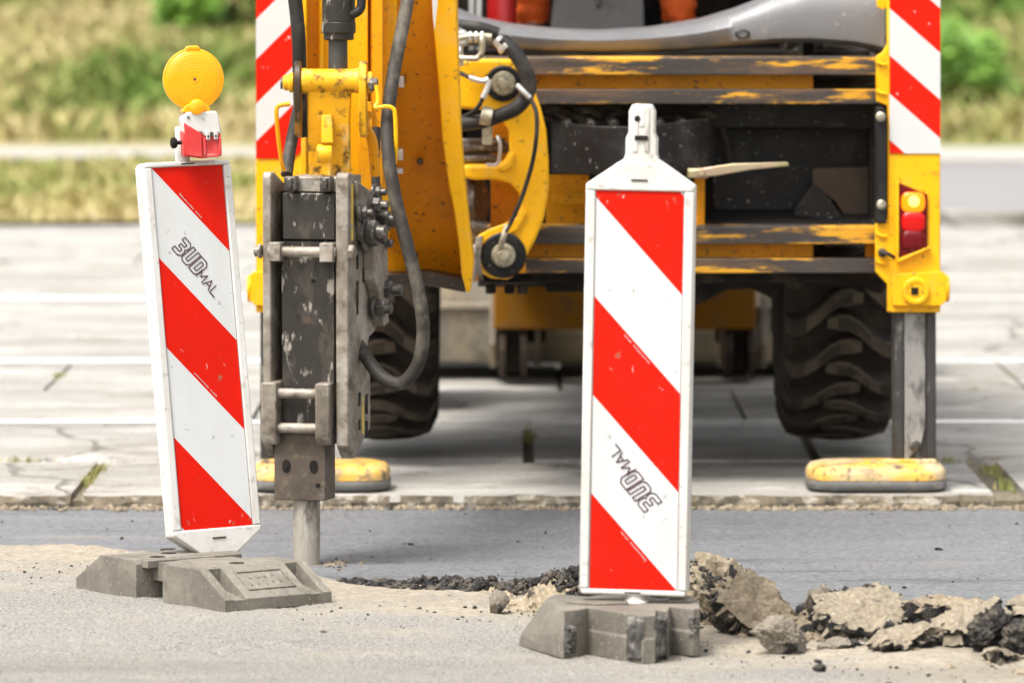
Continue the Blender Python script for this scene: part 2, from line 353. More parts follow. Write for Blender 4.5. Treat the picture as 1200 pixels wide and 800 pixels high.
def bankz(x, y):
    z = -.06
    if y > 51.5:
        z = .05 + .9 * smoothstep(52, 66, y) + 1.6 * smoothstep(62, 85, y) + 1.5 * smoothstep(80, 200, y)
        z += (.12 * mnoise.noise(Vector((x * .35, y * .25, 0))) + .05 * mnoise.noise(Vector((x * 1.2, y, 4)))) * smoothstep(52, 56, y)
    return z
def ground_mat():
    m, nt, b = nodes_of('dry_meadow')
    tc = N(nt, 'ShaderNodeTexCoord'); v = tc.outputs['Object']
    c = mix(nt, ramp(nt, tex(nt, v, .55, 5, .6, (1, .5, 1)), .40, .60), (.34, .285, .15), (.17, .19, .06))
    c = mix(nt, ramp(nt, tex(nt, v, 6, 5), .45, .7, 0, .6), c, (.34, .28, .15))
    nt.links.new(c, b.inputs['Base Color']); b.inputs['Roughness'].default_value = .95; b.inputs['Specular IOR Level'].default_value = .1
    return m
GM = ground_mat()
build_grid('ground', np.concatenate([np.linspace(-260, -14, 12), np.linspace(-12, 12, 60), np.linspace(14, 260, 12)]),
           np.concatenate([[-30, 0, 8, 15, 19, 25, 32, 38, 45, 51.4], np.linspace(51.6, 90, 60), np.linspace(95, 420, 14)]), bankz, GM)

def concrete():
    m, nt, b = nodes_of('weathered_concrete')
    tc = N(nt, 'ShaderNodeTexCoord'); v = tc.outputs['Object']
    c = mix(nt, ramp(nt, tex(nt, v, 1.3, 8, .68, (.45, 1, 1)), .35, .65), (.255, .242, .215), (.40, .386, .355))
    c = mix(nt, ramp(nt, tex(nt, v, 3.0, 9, .72, (.4, 1, 1)), .52, .62, 0, .7), c, (.215, .195, .158))
    c = mix(nt, ramp(nt, tex(nt, v, 2.1, 9, .72, (.5, 1, 1)), .53, .62, 0, .8), c, (.50, .485, .455))
    c = mix(nt, ramp(nt, tex(nt, v, 6.5, 10, .75, (.6, 1, 1)), .575, .64, 0, .85), c, (.12, .10, .07))
    c = mix(nt, ramp(nt, tex(nt, v, 17, 10, .78, (.6, 1, 1)), .57, .64, 0, .7), c, (.19, .17, .14))
    c = mix(nt, ramp(nt, tex(nt, v, 75, 3, .6), .58, .66, 0, .6), c, (.14, .13, .11))
    c = mix(nt, ramp(nt, tex(nt, v, 48, 3, .6), .60, .68, 0, .6), c, (.46, .45, .42))
    # cracks
    n = N(nt, 'ShaderNodeTexNoise', Scale=1.6, Detail=6); nt.links.new(v, n.inputs['Vector'])
    ad = N(nt, 'ShaderNodeMixRGB', blend_type='ADD'); ad.inputs[0].default_value = .55; nt.links.new(v, ad.inputs[1]); nt.links.new(n.outputs['Color'], ad.inputs[2])
    vo = N(nt, 'ShaderNodeTexVoronoi', Scale=.42, feature='DISTANCE_TO_EDGE'); nt.links.new(ad.outputs[0], vo.inputs['Vector'])
    cr = ramp(nt, vo.outputs['Distance'], .002, .009, .55, 0)
    c = mix(nt, cr, c, (.085, .07, .048))
    nt.links.new(c, b.inputs['Base Color']); b.inputs['Roughness'].default_value = .8; b.inputs['Specular IOR Level'].default_value = .35
    bn = N(nt, 'ShaderNodeBump'); bn.inputs['Strength'].default_value = .7; bn.inputs['Distance'].default_value = .012
    nt.links.new(tex(nt, v, 28, 8, .75), bn.inputs['Height'])
    b2 = N(nt, 'ShaderNodeBump'); b2.inputs['Strength'].default_value = .8; b2.inputs['Distance'].default_value = .02; b2.invert = True
    nt.links.new(cr, b2.inputs['Height']); nt.links.new(bn.outputs[0], b2.inputs['Normal']); nt.links.new(b2.outputs[0], b.inputs['Normal'])
    return m
CONC = concrete()
EDGE = mat('broken_concrete_edge', (.13, .105, .07), .9, var=.4, vs=14, bump=.8, bs=40, spots=[((.34, .31, .26), 12, .56, .66, 7, None, .9), ((.05, .042, .03), 18, .56, .66, 7, None, .9)])
JOINT = mat('joint_dirt', (.14, .115, .075), .95, var=.3, vs=14, bump=.5, bs=50, spots=[((.09, .10, .03), 6, .55, .68, 6, None, .7), ((.27, .24, .19), 40, .55, .65, 4, None, .6)])
jb = MB(); jb.box((-12, 18.97, -.2), (12, 38, -.026)); o = jb.build('joint_bed', JOINT); o['kind'] = 'structure'
rows = [(18.90, 20.225, [-4.6, -1.45, 1.66, 4.7]), (20.285, 21.82, [-4, -2.05, .06, 1.09, 3.2]), (22.0, 23.45, [-3.4, -1.0, .9, 3.4]), (23.48, 25.1, [-4.1, -1.93, .2, 2.12, 4.2]),
        (25.28, 26.7, [-3.5, -1.3, 1.0, 3.2]), (26.73, 28.3, [-4.5, -2.35, .1, 2.6]), (28.33, 29.7, [-3.9, -1.2, 1.6, 4]), (29.85, 31.6, [-4.8, -2.7, .3, 3.1]), (31.64, 33.4, [-4, -1.5, 1.9, 4.4]), (33.44, 35.4, [-5, -2.2, .9, 3.5]), (35.44, 37.5, [-4.2, -.7, 2.4, 5])]
pb = MB()
for ri, (y0, y1, js) in enumerate(rows):
    js = [-12.] + js + [12.]
    for a, b in zip(js, js[1:]):
        g = .009 if ri < 4 else .007
        dz = random.uniform(-.006, .006); tx = random.uniform(-.004, .004); ty = random.uniform(-.003, .003)
        wide = {1.66: .055, .06: .02, -1.45: .02, 1.09: .022}
        x0, x1 = a + wide.get(a, g), b - wide.get(b, g); yy0, yy1 = y0 + .012, y1 - .012
        nx = max(2, int((x1 - x0) / (.035 if ri == 0 else .12))); loops = []
        def edge(xx, yy, side, amp):
            return yy + side * amp * (abs(mnoise.noise(Vector((xx * 6, yy * 3, 1)))) * 1.2 + .6 * max(0, mnoise.noise(Vector((xx * 17, yy, 5)))) + .35 * mnoise.noise(Vector((xx * 50, yy, 7))))
        cut = .085 if ri == 0 else .03
        for k in range(nx + 1):
            xx = x0 + (x1 - x0) * k / nx
            e = mnoise.noise(Vector((xx * 9, ri, 0)))
            zt = dz + tx * (xx - x0) + .002 * mnoise.noise(Vector((xx * 4, ri * 3., 2)))
            ya = edge(xx, yy0, 1, cut); yb = edge(xx, yy1, -1, .014)
            chip = .045 * max(0, mnoise.noise(Vector((xx * 7, ri * 7., 3)))) + .02 * max(0, mnoise.noise(Vector((xx * 26, ri * 7., 6)))) if ri == 0 else .004 + .012 * max(0, mnoise.noise(Vector((xx * 9, ri * 7., 6))))
            loops.append([(xx, ya - (.02 if ri == 0 else 0), -.12), (xx, ya - (.012 if ri == 0 else 0) * (1 + e), zt - .022 - chip), (xx, ya + .012 + chip, zt - .003), (xx, ya + .05, zt), (xx, yb - .02, zt + ty), (xx, yb, zt - .008), (xx, yb, -.12)])
        pb.loft(loops)
bmesh.ops.recalc_face_normals(pb.bm, faces=pb.bm.faces)
for f in pb.bm.faces:
    q = f.calc_center_median()
    if f.normal.z < .80 and q.y < 19.05: f.material_index = 1
o = pb.build('pavement', [CONC, EDGE], angle=30); o['kind'] = 'structure'
RAILM = mat('bright_rail_steel', (.78, .77, .75), .30, metal=.75, var=.06, vs=3, stretch=(.2, 1, 1))
for y in (21.885, 25.165, 29.76):
    rb = MB(); rb.box((-14, y - .028, -.1), (14, y + .028, .004)); rb.box((-14, y + .055, -.1), (14, y + .075, -.001))
    o = rb.build('tram_rail', RAILM, bevel=.003); o['kind'] = 'structure'
# lawn strip, side road, path
LAWN = mat('dry_lawn', (.33, .275, .125), .95, var=.25, vs=1.2, stretch=(1, .4, 1), spots=[((.17, .19, .06), .9, .50, .66, 6, (1, .4, 1), .7), ((.45, .38, .22), 3, .58, .7, 6, None, .6)], spec=.1)
build_grid('lawn', np.linspace(-16, 1.2, 40), np.linspace(37.8, 48.6, 20), lambda x, y: .02 + .03 * mnoise.noise(Vector((x, y, 0))) , LAWN)
ASPH = mat('old_asphalt', (.20, .195, .19), .9, var=.12, vs=1.5, stretch=(.3, 1, 1))
build_grid('side_road', np.linspace(1.25, 16, 12), np.linspace(37.8, 48.6, 8), lambda x, y: .012, ASPH)
PATH = mat('pale_path', (.33, .31, .28), .9, var=.1, vs=2, stretch=(.3, 1, 1))
pbm = MB(); pbm.box((-20, 48.65, -.2), (20, 52.6, .05)); o = pbm.build('path', PATH, bevel=.01); o['kind'] = 'structure'
kb = MB(); kb.box((1.25, 37.55, -.2), (16, 37.78, .1)); o = kb.build('kerb', CONC, bevel=.01); o['kind'] = 'structure'

# grass: blades over bank and lawn
def grass_mat():
    m, nt, b = nodes_of('grass_blades')
    at = N(nt, 'ShaderNodeAttribute', attribute_name='tint')
    cr = N(nt, 'ShaderNodeValToRGB'); e = cr.color_ramp.elements
    e[0].position = 0; e[0].color = (.085, .17, .025, 1); e[1].position = 1; e[1].color = (.52, .43, .25, 1)
    x = e.new(.35); x.color = (.20, .23, .065, 1); x = e.new(.65); x.color = (.40, .34, .15, 1)
    nt.links.new(at.outputs['Fac'], cr.inputs[0]); nt.links.new(cr.outputs[0], b.inputs['Base Color'])
    b.inputs['Roughness'].default_value = .8; b.inputs['Specular IOR Level'].default_value = .15
    return m
def build_grass():
    rng = np.random.default_rng(3); V = []; Fc = []; T = []
    def blades(n, x0, x1, y0, y1, h0, h1, fz, dens):
        c = 0
        while c < n:
            x = rng.uniform(x0, x1); y = rng.uniform(y0, y1)
            p = mnoise.noise(Vector((x * .42, y * .30, 2.2))) + .5 * mnoise.noise(Vector((x * 1.3, y * .9, 5)))
            right = x > 3
            tint = .50 + .60 * p + rng.normal(0, .13) + (-.26 if right else 0) + (.28 * smoothstep(57, 53, y) if y > 51 else .18)
            c += 1
            z = fz(x, y); h = rng.uniform(h0, h1) * (1.1 - .35 * p); a = rng.uniform(0, math.pi); w = rng.uniform(.02, .05) * (h / .3 + .4)
            lx, ly = rng.normal(0, .5) * h, rng.normal(0, .5) * h
            k = len(V); dx, dy = math.cos(a) * w, math.sin(a) * w
            V.extend([(x - dx, y - dy, z - .02), (x + dx, y + dy, z - .02), (x + lx * .5 + dx * .7, y + ly * .5 + dy * .7, z + h * .6), (x + lx * .5 - dx * .7, y + ly * .5 - dy * .7, z + h * .6), (x + lx * 1.3, y + ly * 1.3, z + h)])
            Fc.extend([(k, k + 1, k + 2, k + 3), (k + 3, k + 2, k + 4)]); T.extend([tint] * 5)
    blades(18000, -7.5, 0.5, 52.7, 68, .06, .24, bankz, 1)
    blades(14000, 3.4, 8.5, 52.7, 68, .08, .34, bankz, 1)
    blades(9000, -5.6, 1.0, 38, 48.5, .03, .10, lambda x, y: .02, 1)
    me = bpy.data.meshes.new('grass'); me.from_pydata(V, [], Fc); me.update()
    a = me.attributes.new('tint', 'FLOAT', 'POINT'); a.data.foreach_set('value', T); me.materials.append(grass_mat())
    o = bpy.data.objects.new('grass', me); COL.objects.link(o)
    tag(o, 'dry yellow and green grass on the bank far behind', 'grass', kind='stuff')
build_grass()
def build_weeds():
    rng = np.random.default_rng(8); V = []; Fc = []; T = []
    spots = [(-1.45, 19.5), (-1.44, 19.9), (1.67, 19.4), (1.68, 19.9), (.07, 21.2), (-1.75, 20.25), (.45, 20.25), (1.2, 20.26), (-1.1, 20.25), (1.5, 20.25), (-1.3, 21.95), (1.55, 21.95), (2.12, 24.3), (-1.93, 24.3), (1.9, 23.46)]
    for cx, cy in spots:
        for k in range(70):
            x = cx + rng.normal(0, .05 if cx in (-1.75, .45, 1.2, -1.1, 1.5) else .015); y = cy + rng.normal(0, .012 if cy > 20.2 and cy < 20.3 else .08); h = rng.uniform(.004, .018); a = rng.uniform(0, 6.28); dx, dy = math.cos(a) * .004, math.sin(a) * .004
            lx, ly = rng.normal(0, .6) * h, rng.normal(0, .6) * h; q = len(V)
            V.extend([(x - dx, y - dy, -.02), (x + dx, y + dy, -.02), (x + lx, y + ly, h)]); Fc.append((q, q + 1, q + 2)); T.extend([rng.uniform(.1, .8)] * 3)
    me = bpy.data.meshes.new('weeds'); me.from_pydata(V, [], Fc); me.update()
    a = me.attributes.new('tint', 'FLOAT', 'POINT'); a.data.foreach_set('value', T); me.materials.append(bpy.data.materials['grass_blades'])
    o = bpy.data.objects.new('weeds', me); COL.objects.link(o); tag(o, 'small weeds and moss growing in the joints of the concrete slabs', 'weeds', kind='stuff')
build_weeds()
BARK = mat('bark', (.09, .065, .045), .9, var=.3, vs=10)
def leafmat(name, a, b_):
    m, nt, b = nodes_of(name)
    at = N(nt, 'ShaderNodeAttribute', attribute_name='tint')
    nt.links.new(mix(nt, at.outputs['Fac'], a, b_), b.inputs['Base Color']); b.inputs['Roughness'].default_value = .6
    return m
LG = leafmat('fresh_leaves', (.09, .20, .025), (.26, .46, .06)); LD = leafmat('dark_leaves', (.03, .055, .018), (.10, .14, .05)); LO = leafmat('olive_leaves', (.05, .075, .02), (.17, .19, .06))
def shrub(name, x, y, z0, h, r, n, m, seed, label, cat, leaf=.09, group=None):
    rng = random.Random(seed); t = thing(name, label, cat, (x, y, z0), group=group)
    tb = MB(); clumps = []
    tb.tube([(0, 0, -.1), (.03, 0, h * .3), (-.03, .02, h * .75)], [.07, .055, .02], 8, 4)
    for k in range(11):
        a = rng.uniform(0, 6.28); rr = r * rng.uniform(.35, .95); zz = h * rng.uniform(.25, .98)
        c = Vector((math.cos(a) * rr, math.sin(a) * rr * .8, zz)); clumps.append((c, r * rng.uniform(.28, .5)))
        tb.tube([(0, 0, h * rng.uniform(.1, .35)), c * .5 + Vector((0, 0, .1)), c], [.035, .02, .006], 6, 3)
    tb.build('trunk', BARK, t)
    V = []; Fc = []; T = []
    for i in range(n):
        c, cr = rng.choice(clumps)
        d = Vector((rng.gauss(0, 1), rng.gauss(0, 1), rng.gauss(0, 1))); p = c + d.normalized() * cr * rng.random() ** .4
        u = Vector((rng.gauss(0, 1), rng.gauss(0, 1), rng.gauss(0, .6))).normalized(); w = u.orthogonal().normalized() * leaf * .4; u *= leaf * rng.uniform(.7, 1.4)
        k = len(V); V += [p - u, p + w, p + u, p - w]; Fc.append((k, k + 1, k + 2, k + 3)); T += [min(1, max(0, rng.gauss(.5, .28)))] * 4
    me = bpy.data.meshes.new('crown'); me.from_pydata(V, [], Fc); me.update()
    a = me.attributes.new('tint', 'FLOAT', 'POINT'); a.data.foreach_set('value', T); me.materials.append(m)
    o = bpy.data.objects.new('crown', me); COL.objects.link(o); o.parent = t
def shrub_at(px, Y, h, r, n, m, seed, label, leaf=.09, name='shrub', drop=0.):
    x = (px - 600) / F * Y
    shrub(name, x, Y, bankz(x, Y) - .05 - drop, h, r, n, m, seed, label, 'shrub', leaf)
shrub_at(246, 63.5, 2.2, .85, 4200, LG, 1, 'bright green leafy shrub on the bank, above and left of the striped left leg', .12, drop=.75)
shrub_at(120, 70, 1.3, .8, 1600, LO, 2, 'olive green shrub on the bank behind the amber lamp')
shrub_at(395, 67, 2.2, 1.2, 2500, LD, 3, 'dark shrub on the bank hidden behind the yellow arm')
shrub_at(1135, 66.5, 1.8, .75, 2600, LD, 4, 'dark leafy shrub on the bank just right of the striped right leg', drop=.55)
shrub_at(1200, 65.5, 1.7, .7, 2400, LO, 5, 'olive green shrub at the right border of the photo', drop=.4)
shrub_at(1135, 55.5, .75, .55, 1800, LG, 6, 'low bright green weed bush by the path right of the tail light', .06)
shrub_at(20, 68, 1.6, .9, 1600, LO, 8, 'pale olive shrub at the top left corner')

# ------------------------------------------------------------------ marker boards
SW, SH = .226, 1.026
def stroke(mb, pts, wd, y, closed=False, org=(0, 0), ang=0., sc=1., slant=.0):
    ca, sa = math.cos(ang), math.sin(ang)
    P = []
    for u, v in pts:
        u = u + slant * v; u *= sc; v *= sc
        P.append(Vector((org[0] + u * ca - v * sa, 0, org[1] + u * sa + v * ca)))
    n = len(P); rng = range(n if closed else n - 1)
    for i in rng:
        a, b = P[i], P[(i + 1) % n]; d = (b - a)
        if d.length < 1e-6: continue
        d.normalize(); q = Vector((-d.z, 0, d.x)) * wd / 2; e = d * wd * .35
        pts4 = [a - e + q, b + e + q, b + e - q, a - e - q]
        mb.quad([(p.x, y - .00003 * i, p.z) for p in pts4])
LB = [[(0, 0), (.75, 0), (1, .2), (1, .65), (.85, .8), (1, .95), (1, 1.4), (.75, 1.6), (0, 1.6), (0, 1.25), (.62, 1.25), (.66, 1.2), (.66, 1.0), (.6, .95), (.2, .95), (.2, .65), (.6, .65), (.66, .6), (.66, .4), (.62, .35), (0, .35)]]
LU = [[(0, 1.6), (0, .2), (.25, 0), (.75, 0), (1, .2), (1, 1.6), (.66, 1.6), (.66, .4), (.6, .35), (.4, .35), (.34, .4), (.34, 1.6)]]
LDt = [[(0, 0), (.7, 0), (1, .3), (1, 1.3), (.7, 1.6), (0, 1.6)], [(.34, .35), (.6, .35), (.68, .45), (.68, 1.15), (.6, 1.25), (.34, 1.25)]]
def board(label, loc, rot, lean_wear):
    t = thing('marker_board', label, 'marker board', loc, rot, 'striped roadwork marker boards')
    fb = MB(); hw = .141; T = .05
    zs, zt = -.016, SH + .016
    nk = .040
    out = [(-hw, zs), (-nk - .004, -.082), (-nk, -.095), (-nk, -.135), (-.033, -.15), (-.033, -.205), (-.024, -.222), (.024, -.222), (.033, -.205), (.033, -.15), (nk, -.135), (nk, -.095), (nk + .004, -.082), (hw, zs), (hw, zt - .012), (hw - .012, zt), (-hw + .012, zt), (-hw, zt - .012)]
    fb.prism([(x, .004, z) for x, z in out], (0, T - .004, 0))
    # raised rim round the sheet
    sx = SW / 2 + .002
    fb.box((-hw + .002, -.006, .0), (-sx, .0045, SH)); fb.box((sx, -.006, .0), (hw - .002, .0045, SH))
    fb.box((-hw + .006, -.006, SH + .0005), (hw - .006, .0045, zt - .002))
    fb.prism([(-hw + .003, -.006, -.0005), (-hw + .003, -.006, zs + .002), (-nk - .018, -.006, -.073), (nk + .018, -.006, -.073), (hw - .003, -.006, zs + .002), (hw - .003, -.006, -.0005)], (0, .0105, 0))
    fb.cyl((0, .022, zt - .004), (0, .022, zt + .05), .021); fb.cyl((0, .022, zt + .045), (0, .022, zt + .1), .016)
    fr = fb.build('frame', M['wplastic'], t, bevel=.004)
    hb = MB()                               # grimy plug end: grooves, slot, holes
    hb.box((-.022, .001, -.215), (-.010, .0042, -.10)); hb.box((.008, .001, -.215), (.022, .0042, -.10)); hb.box((-.008, .0015, -.21), (.006, .0042, -.165))
    hb.build('plug_ribs', M['wdirty'], fr, bevel=.002)
    hs = MB(); hs.box((-.018, -.0015, -.142), (.016, .0038, -.130)); hs.box((-.02, -.0085, -.030), (.022, -.0058, -.026)); hs.cyl((.010, .0, -.185), (.010, .006, -.185), .008, n=12); hs.box((-.02, -.0075, SH + .006), (.022, -.0058, SH + .009))
    hs.build('slot', M['dark'], fr)
    sb = MB(); b = .2475 * SH; of = .24 * SH
    for k in range(-1, 5):
        pl = []
        for xf, top in ((0, k * b), (1, k * b + of), (1, (k + 1) * b + of), (0, (k + 1) * b)): pl.append((xf, top))
        def clip(poly, keep, cutv):
            o = []
            for i in range(len(poly)):
                p, q = poly[i], poly[(i + 1) % len(poly)]
                if keep(p): o.append(p)
                if keep(p) != keep(q):
                    tt = (cutv - p[1]) / (q[1] - p[1]); o.append((p[0] + (q[0] - p[0]) * tt, cutv))
            return o
        pl = clip(pl, lambda p: p[1] >= 0, 0.)
        if len(pl) >= 3: pl = clip(pl, lambda p: p[1] <= SH, SH)
        if len(pl) < 3: continue
        sb.mi = 0 if k % 2 else 1
        sb.quad([((x - .5) * SW, 0., SH - d) for x, d in pl])
    st = sb.build('reflective_sheet', [M['red'], M['white']], t, smooth=False, recalc=False)
    tb = MB(); ang = R(-50); sc = .033
    org = Vector((-.050, SH - .213))
    cx = Vector((math.cos(ang), math.sin(ang)))
    oy = Vector((math.sin(ang), -math.cos(ang))) * .026
    org += oy
    for i, L in enumerate((LB, LU, LDt)):
        for lp in L: stroke(tb, lp, .0032, -.0012 - .0002 * i, True, org + cx * i * 1.13 * sc, ang, sc, .12)
    o2 = org + cx * 3.22 * sc
    MAL = [([(0, 0), (.05, 1), (.45, .35), (.9, 1), (.95, 0)], 0), ([(0, 0), (.45, 1), (.9, 0)], 1.08), ([(.2, .38), (.72, .38)], 1.08), ([(0, 1), (0, 0), (.75, 0)], 2.15)]
    for pts, dx in MAL: stroke(tb, pts, .0034, -.002, False, o2 + cx * dx * .029, ang, .0275, .05)
    tb.build('lettering', M['ink'], st, smooth=False, recalc=False)
    wb = MB()                               # faint white print along one red edge, scuffs
    rg = random.Random(lean_wear)
    for k in (0, 2):
        for j in range(14):
            f = .36 + j * .021
            if j == 9: continue
            x = (f - .5) * SW; z = SH - (k * b + f * of) + .003
            for q in range(2): wb.quad([(x, -.0012, z + .006), (x + .0032, -.0012, z + .0025), (x + .0032, -.0012, z + .0025 + rg.uniform(.003, .006)), (x, -.0012, z + .006 + rg.uniform(.003, .006))])
    wb.build('small_print', M['panelwhite'], st, smooth=False, recalc=False)
    return t
pL = W(246, 618, 16.1)
board('leaning red and white striped board that carries the amber lamp', (pL.x + .020, 16.1, pL.z), (R(-7.5), R(-1.2), R(31)), 5)
pR = W(750, 224, 14.65)
board('upright red and white board standing upside down with bare plug end on top', (pR.x, 14.65, pR.z), (0, R(180.9), R(-8)), 6)

# amber lamp on the left board
lp = W(235, 187, 16.2)
lamp = thing('warning_lamp', 'round amber lamp with white and red housing clipped on top of the leaning board', 'warning lamp', lp, (0, R(-2), R(14)))
s = 1 / 415
hb = MB()
hb.prism([(-.050, -.030, .075), (-.054, -.030, .118), (-.040, -.030, .136), (.046, -.030, .136), (.052, -.030, .118), (.058, -.030, .073), (.016, -.030, .068), (.010, -.030, .064), (-.0, -.030, .078)], (0, .065, 0))
hb.build('housing', M['wplastic'], lamp, bevel=.004)
rb = MB()
rb.prism([(-.050, -.026, .112), (-.052, -.026, .012), (.0, -.026, .003), (.056, -.026, .008), (.056, -.026, .072), (.02, -.026, .067), (.0, -.026, .077)], (0, .058, 0))
rb.box((.004, -.034, .012), (.012, -.026, .062)); rb.box((.048, -.034, .012), (.056, -.026, .062)); rb.box((.0125, -.034, .006), (.0475, -.0262, .016))
rb.prism([(-.05, -.032, .108), (-.046, -.032, .014), (.0, -.034, .006), (.0, -.034, .074)], (0, .006, 0))
rb.build('battery_box', M['lampred'], lamp, bevel=.003)
cl = MB()
for x in (.012, .034): cl.box((x, -.036, .056), (x + .012, -.0305, .082))
clasp = cl.build('clasp', M['wplastic'], lamp, bevel=.002)
cs = MB(); cs.cyl((.018, -.0375, .066), (.018, -.0355, .066), .0035, n=10); cs.cyl((.040, -.0375, .066), (.040, -.0355, .066), .0035, n=10); cs.cyl((.029, -.034, .072), (.029, -.0295, .072), .006, n=10); cs.cyl((-.036, -.0325, .121), (-.036, -.0295, .121), .004, n=10)
cs.build('screw', M['darknut'], clasp)
kb = MB(); kb.cyl((-.053, 0, .05), (-.068, 0, .05), .006, n=10); kb.lathe((-.066, 0, .05), (-1, 0, 0), [(0, .012), (.006, .016), (.014, .016), (.018, .010)], 10); kb.build('knob', M['dark'], lamp, bevel=.001)
lb = MB(); c = Vector((-.012, .0, .228))
lb.lathe(c, (0, -1, 0), [(-.040, .02), (-.038, .055), (-.030, .075), (-.012, .0845), (-.006, .0875), (.004, .0875), (.008, .0855), (.0085, .081), (.012, .078), (.016, .060), (.0195, .035), (.021, .012), (.0205, .003)], 48)
lens = lb.build('lens', M['lens'], lamp, loc=None, angle=50)
lens.data.transform(Matrix.Translation(-c)); lens.location = c
nb = MB(); nb.prism([(-.052, -.02, .136), (-.045, -.02, .150), (-.028, -.02, .162), (.012, -.02, .162), (.026, -.02, .150), (.032, -.02, .136)], (0, .045, 0)); nb.lathe((-.010, -.022, .150), (0, -1, 0), [(0, .024), (.012, .022), (.018, .012)], 16)
nb.prism([(-.034, -.012, .310), (-.028, -.012, .322), (.004, -.012, .322), (.010, -.012, .310)], (0, .024, 0))
nb.build('lens_holder', M['lens'], lamp, bevel=.003)
pbm = MB(); pbm.cyl((-.012, -.0195, .228), (-.012, -.0245, .228), .004, n=10); pbm.build('lens_pin', M['darknut'], lamp)

# ------------------------------------------------------------------ rubber bases
def base_long():
    A = G(264, 717); L, Wd, H = .73, .36, .106
    H = .106; ang = math.atan2(.57, -.447)             # long axis, away from the camera
    t = thing('board_base', 'grey rubber base block with sloping embossed end, under the leaning board', 'sign base', (A.x, A.y, 0), (0, 0, ang), 'rubber base blocks of the marker boards')
    # local x = along the long axis from the near end, local -y = towards the right of the picture
    b = MB(); sl = .125; e = .032
    def prof(l0, l1, y0, y1, drop=0., flip=False):
        pr = [(0, 0), (0, e), (sl, H - drop), (.29, H - drop), (.30, H - .012 - drop), (.30, 0)] if not drop else [(.012, .0), (.012, e - .004), (.045, e + .004), (sl - .012, H - drop - .012), (sl + .0, H - drop), (sl, 0)]
        if flip: pr = [(L - x, z) for x, z in pr]
        b.prism([(x, y0, z) for x, z in pr], (0, y1 - y0, 0))
    prof(0, 0, 0, -.030); prof(0, 0, -.0305, -.072, .045); prof(0, 0, -.0725, -.287); prof(0, 0, -.2875, -.330, .045); prof(0, 0, -.3305, -.36)
    b.box((sl + .002, -.0306, 0), (.298, -.0719, H - .001)); b.box((sl + .002, -.2876, 0), (.298, -.3299, H - .001))
    b.box((.002, -.0306, 0), (.0115, -.0719, e - .002)); b.box((.002, -.2876, 0), (.0115, -.3299, e - .002))
    prof(0, 0, 0, -.36, 0, True)
    b.box((.30, -.055, .048), (.43, -.305, .100)); b.box((.30, -.10, .0), (.43, -.26, .047)); b.box((.30, -.12, .1005), (.43, -.24, H - .004))
    b.box((.40, -.02, .085), (.43, -.34, .105))
    bo = b.build('block', M['foot'], t, bevel=.007, seg=3)
    r = MB(); n = Vector((-(H - e), 0, sl)).normalized(); d = Vector((sl, 0, H - e)).normalized()
    def sl_box(u0, u1, y0, y1, h):
        o = Vector((0, 0, e)); P = [o + d * u0 + Vector((0, y0, 0)), o + d * u1 + Vector((0, y0, 0)), o + d * u1 + Vector((0, y1, 0)), o + d * u0 + Vector((0, y1, 0))]
        r.prism([p - n * .002 for p in P], n * (h + .002))
    sl_box(.035, .041, -.10, -.26, .004); sl_box(.115, .121, -.10, -.26, .004); sl_box(.0415, .1145, -.10, -.106, .004); sl_box(.0415, .1145, -.254, -.26, .004)
    rr = random.Random(4)
    for k in range(9): sl_box(.06 + .03 * (k % 2) + rr.uniform(-.006, .006), .075 + .03 * (k % 2), -.12 - .013 * k, -.127 - .013 * k, .0025)
    r.build('embossed_plate', M['foot'], bo, bevel=.001)
    h = MB()
    for l, y in ((.20, -.18), (.53, -.18), (.47, -.10), (.62, -.24)): h.lathe((l, y, H - .003), (0, 0, 1), [(0, .022), (.0042, .022), (.0042, .0215)], 16)
    h.build('socket_hole', M['dark'], bo)
    return t
base_long()
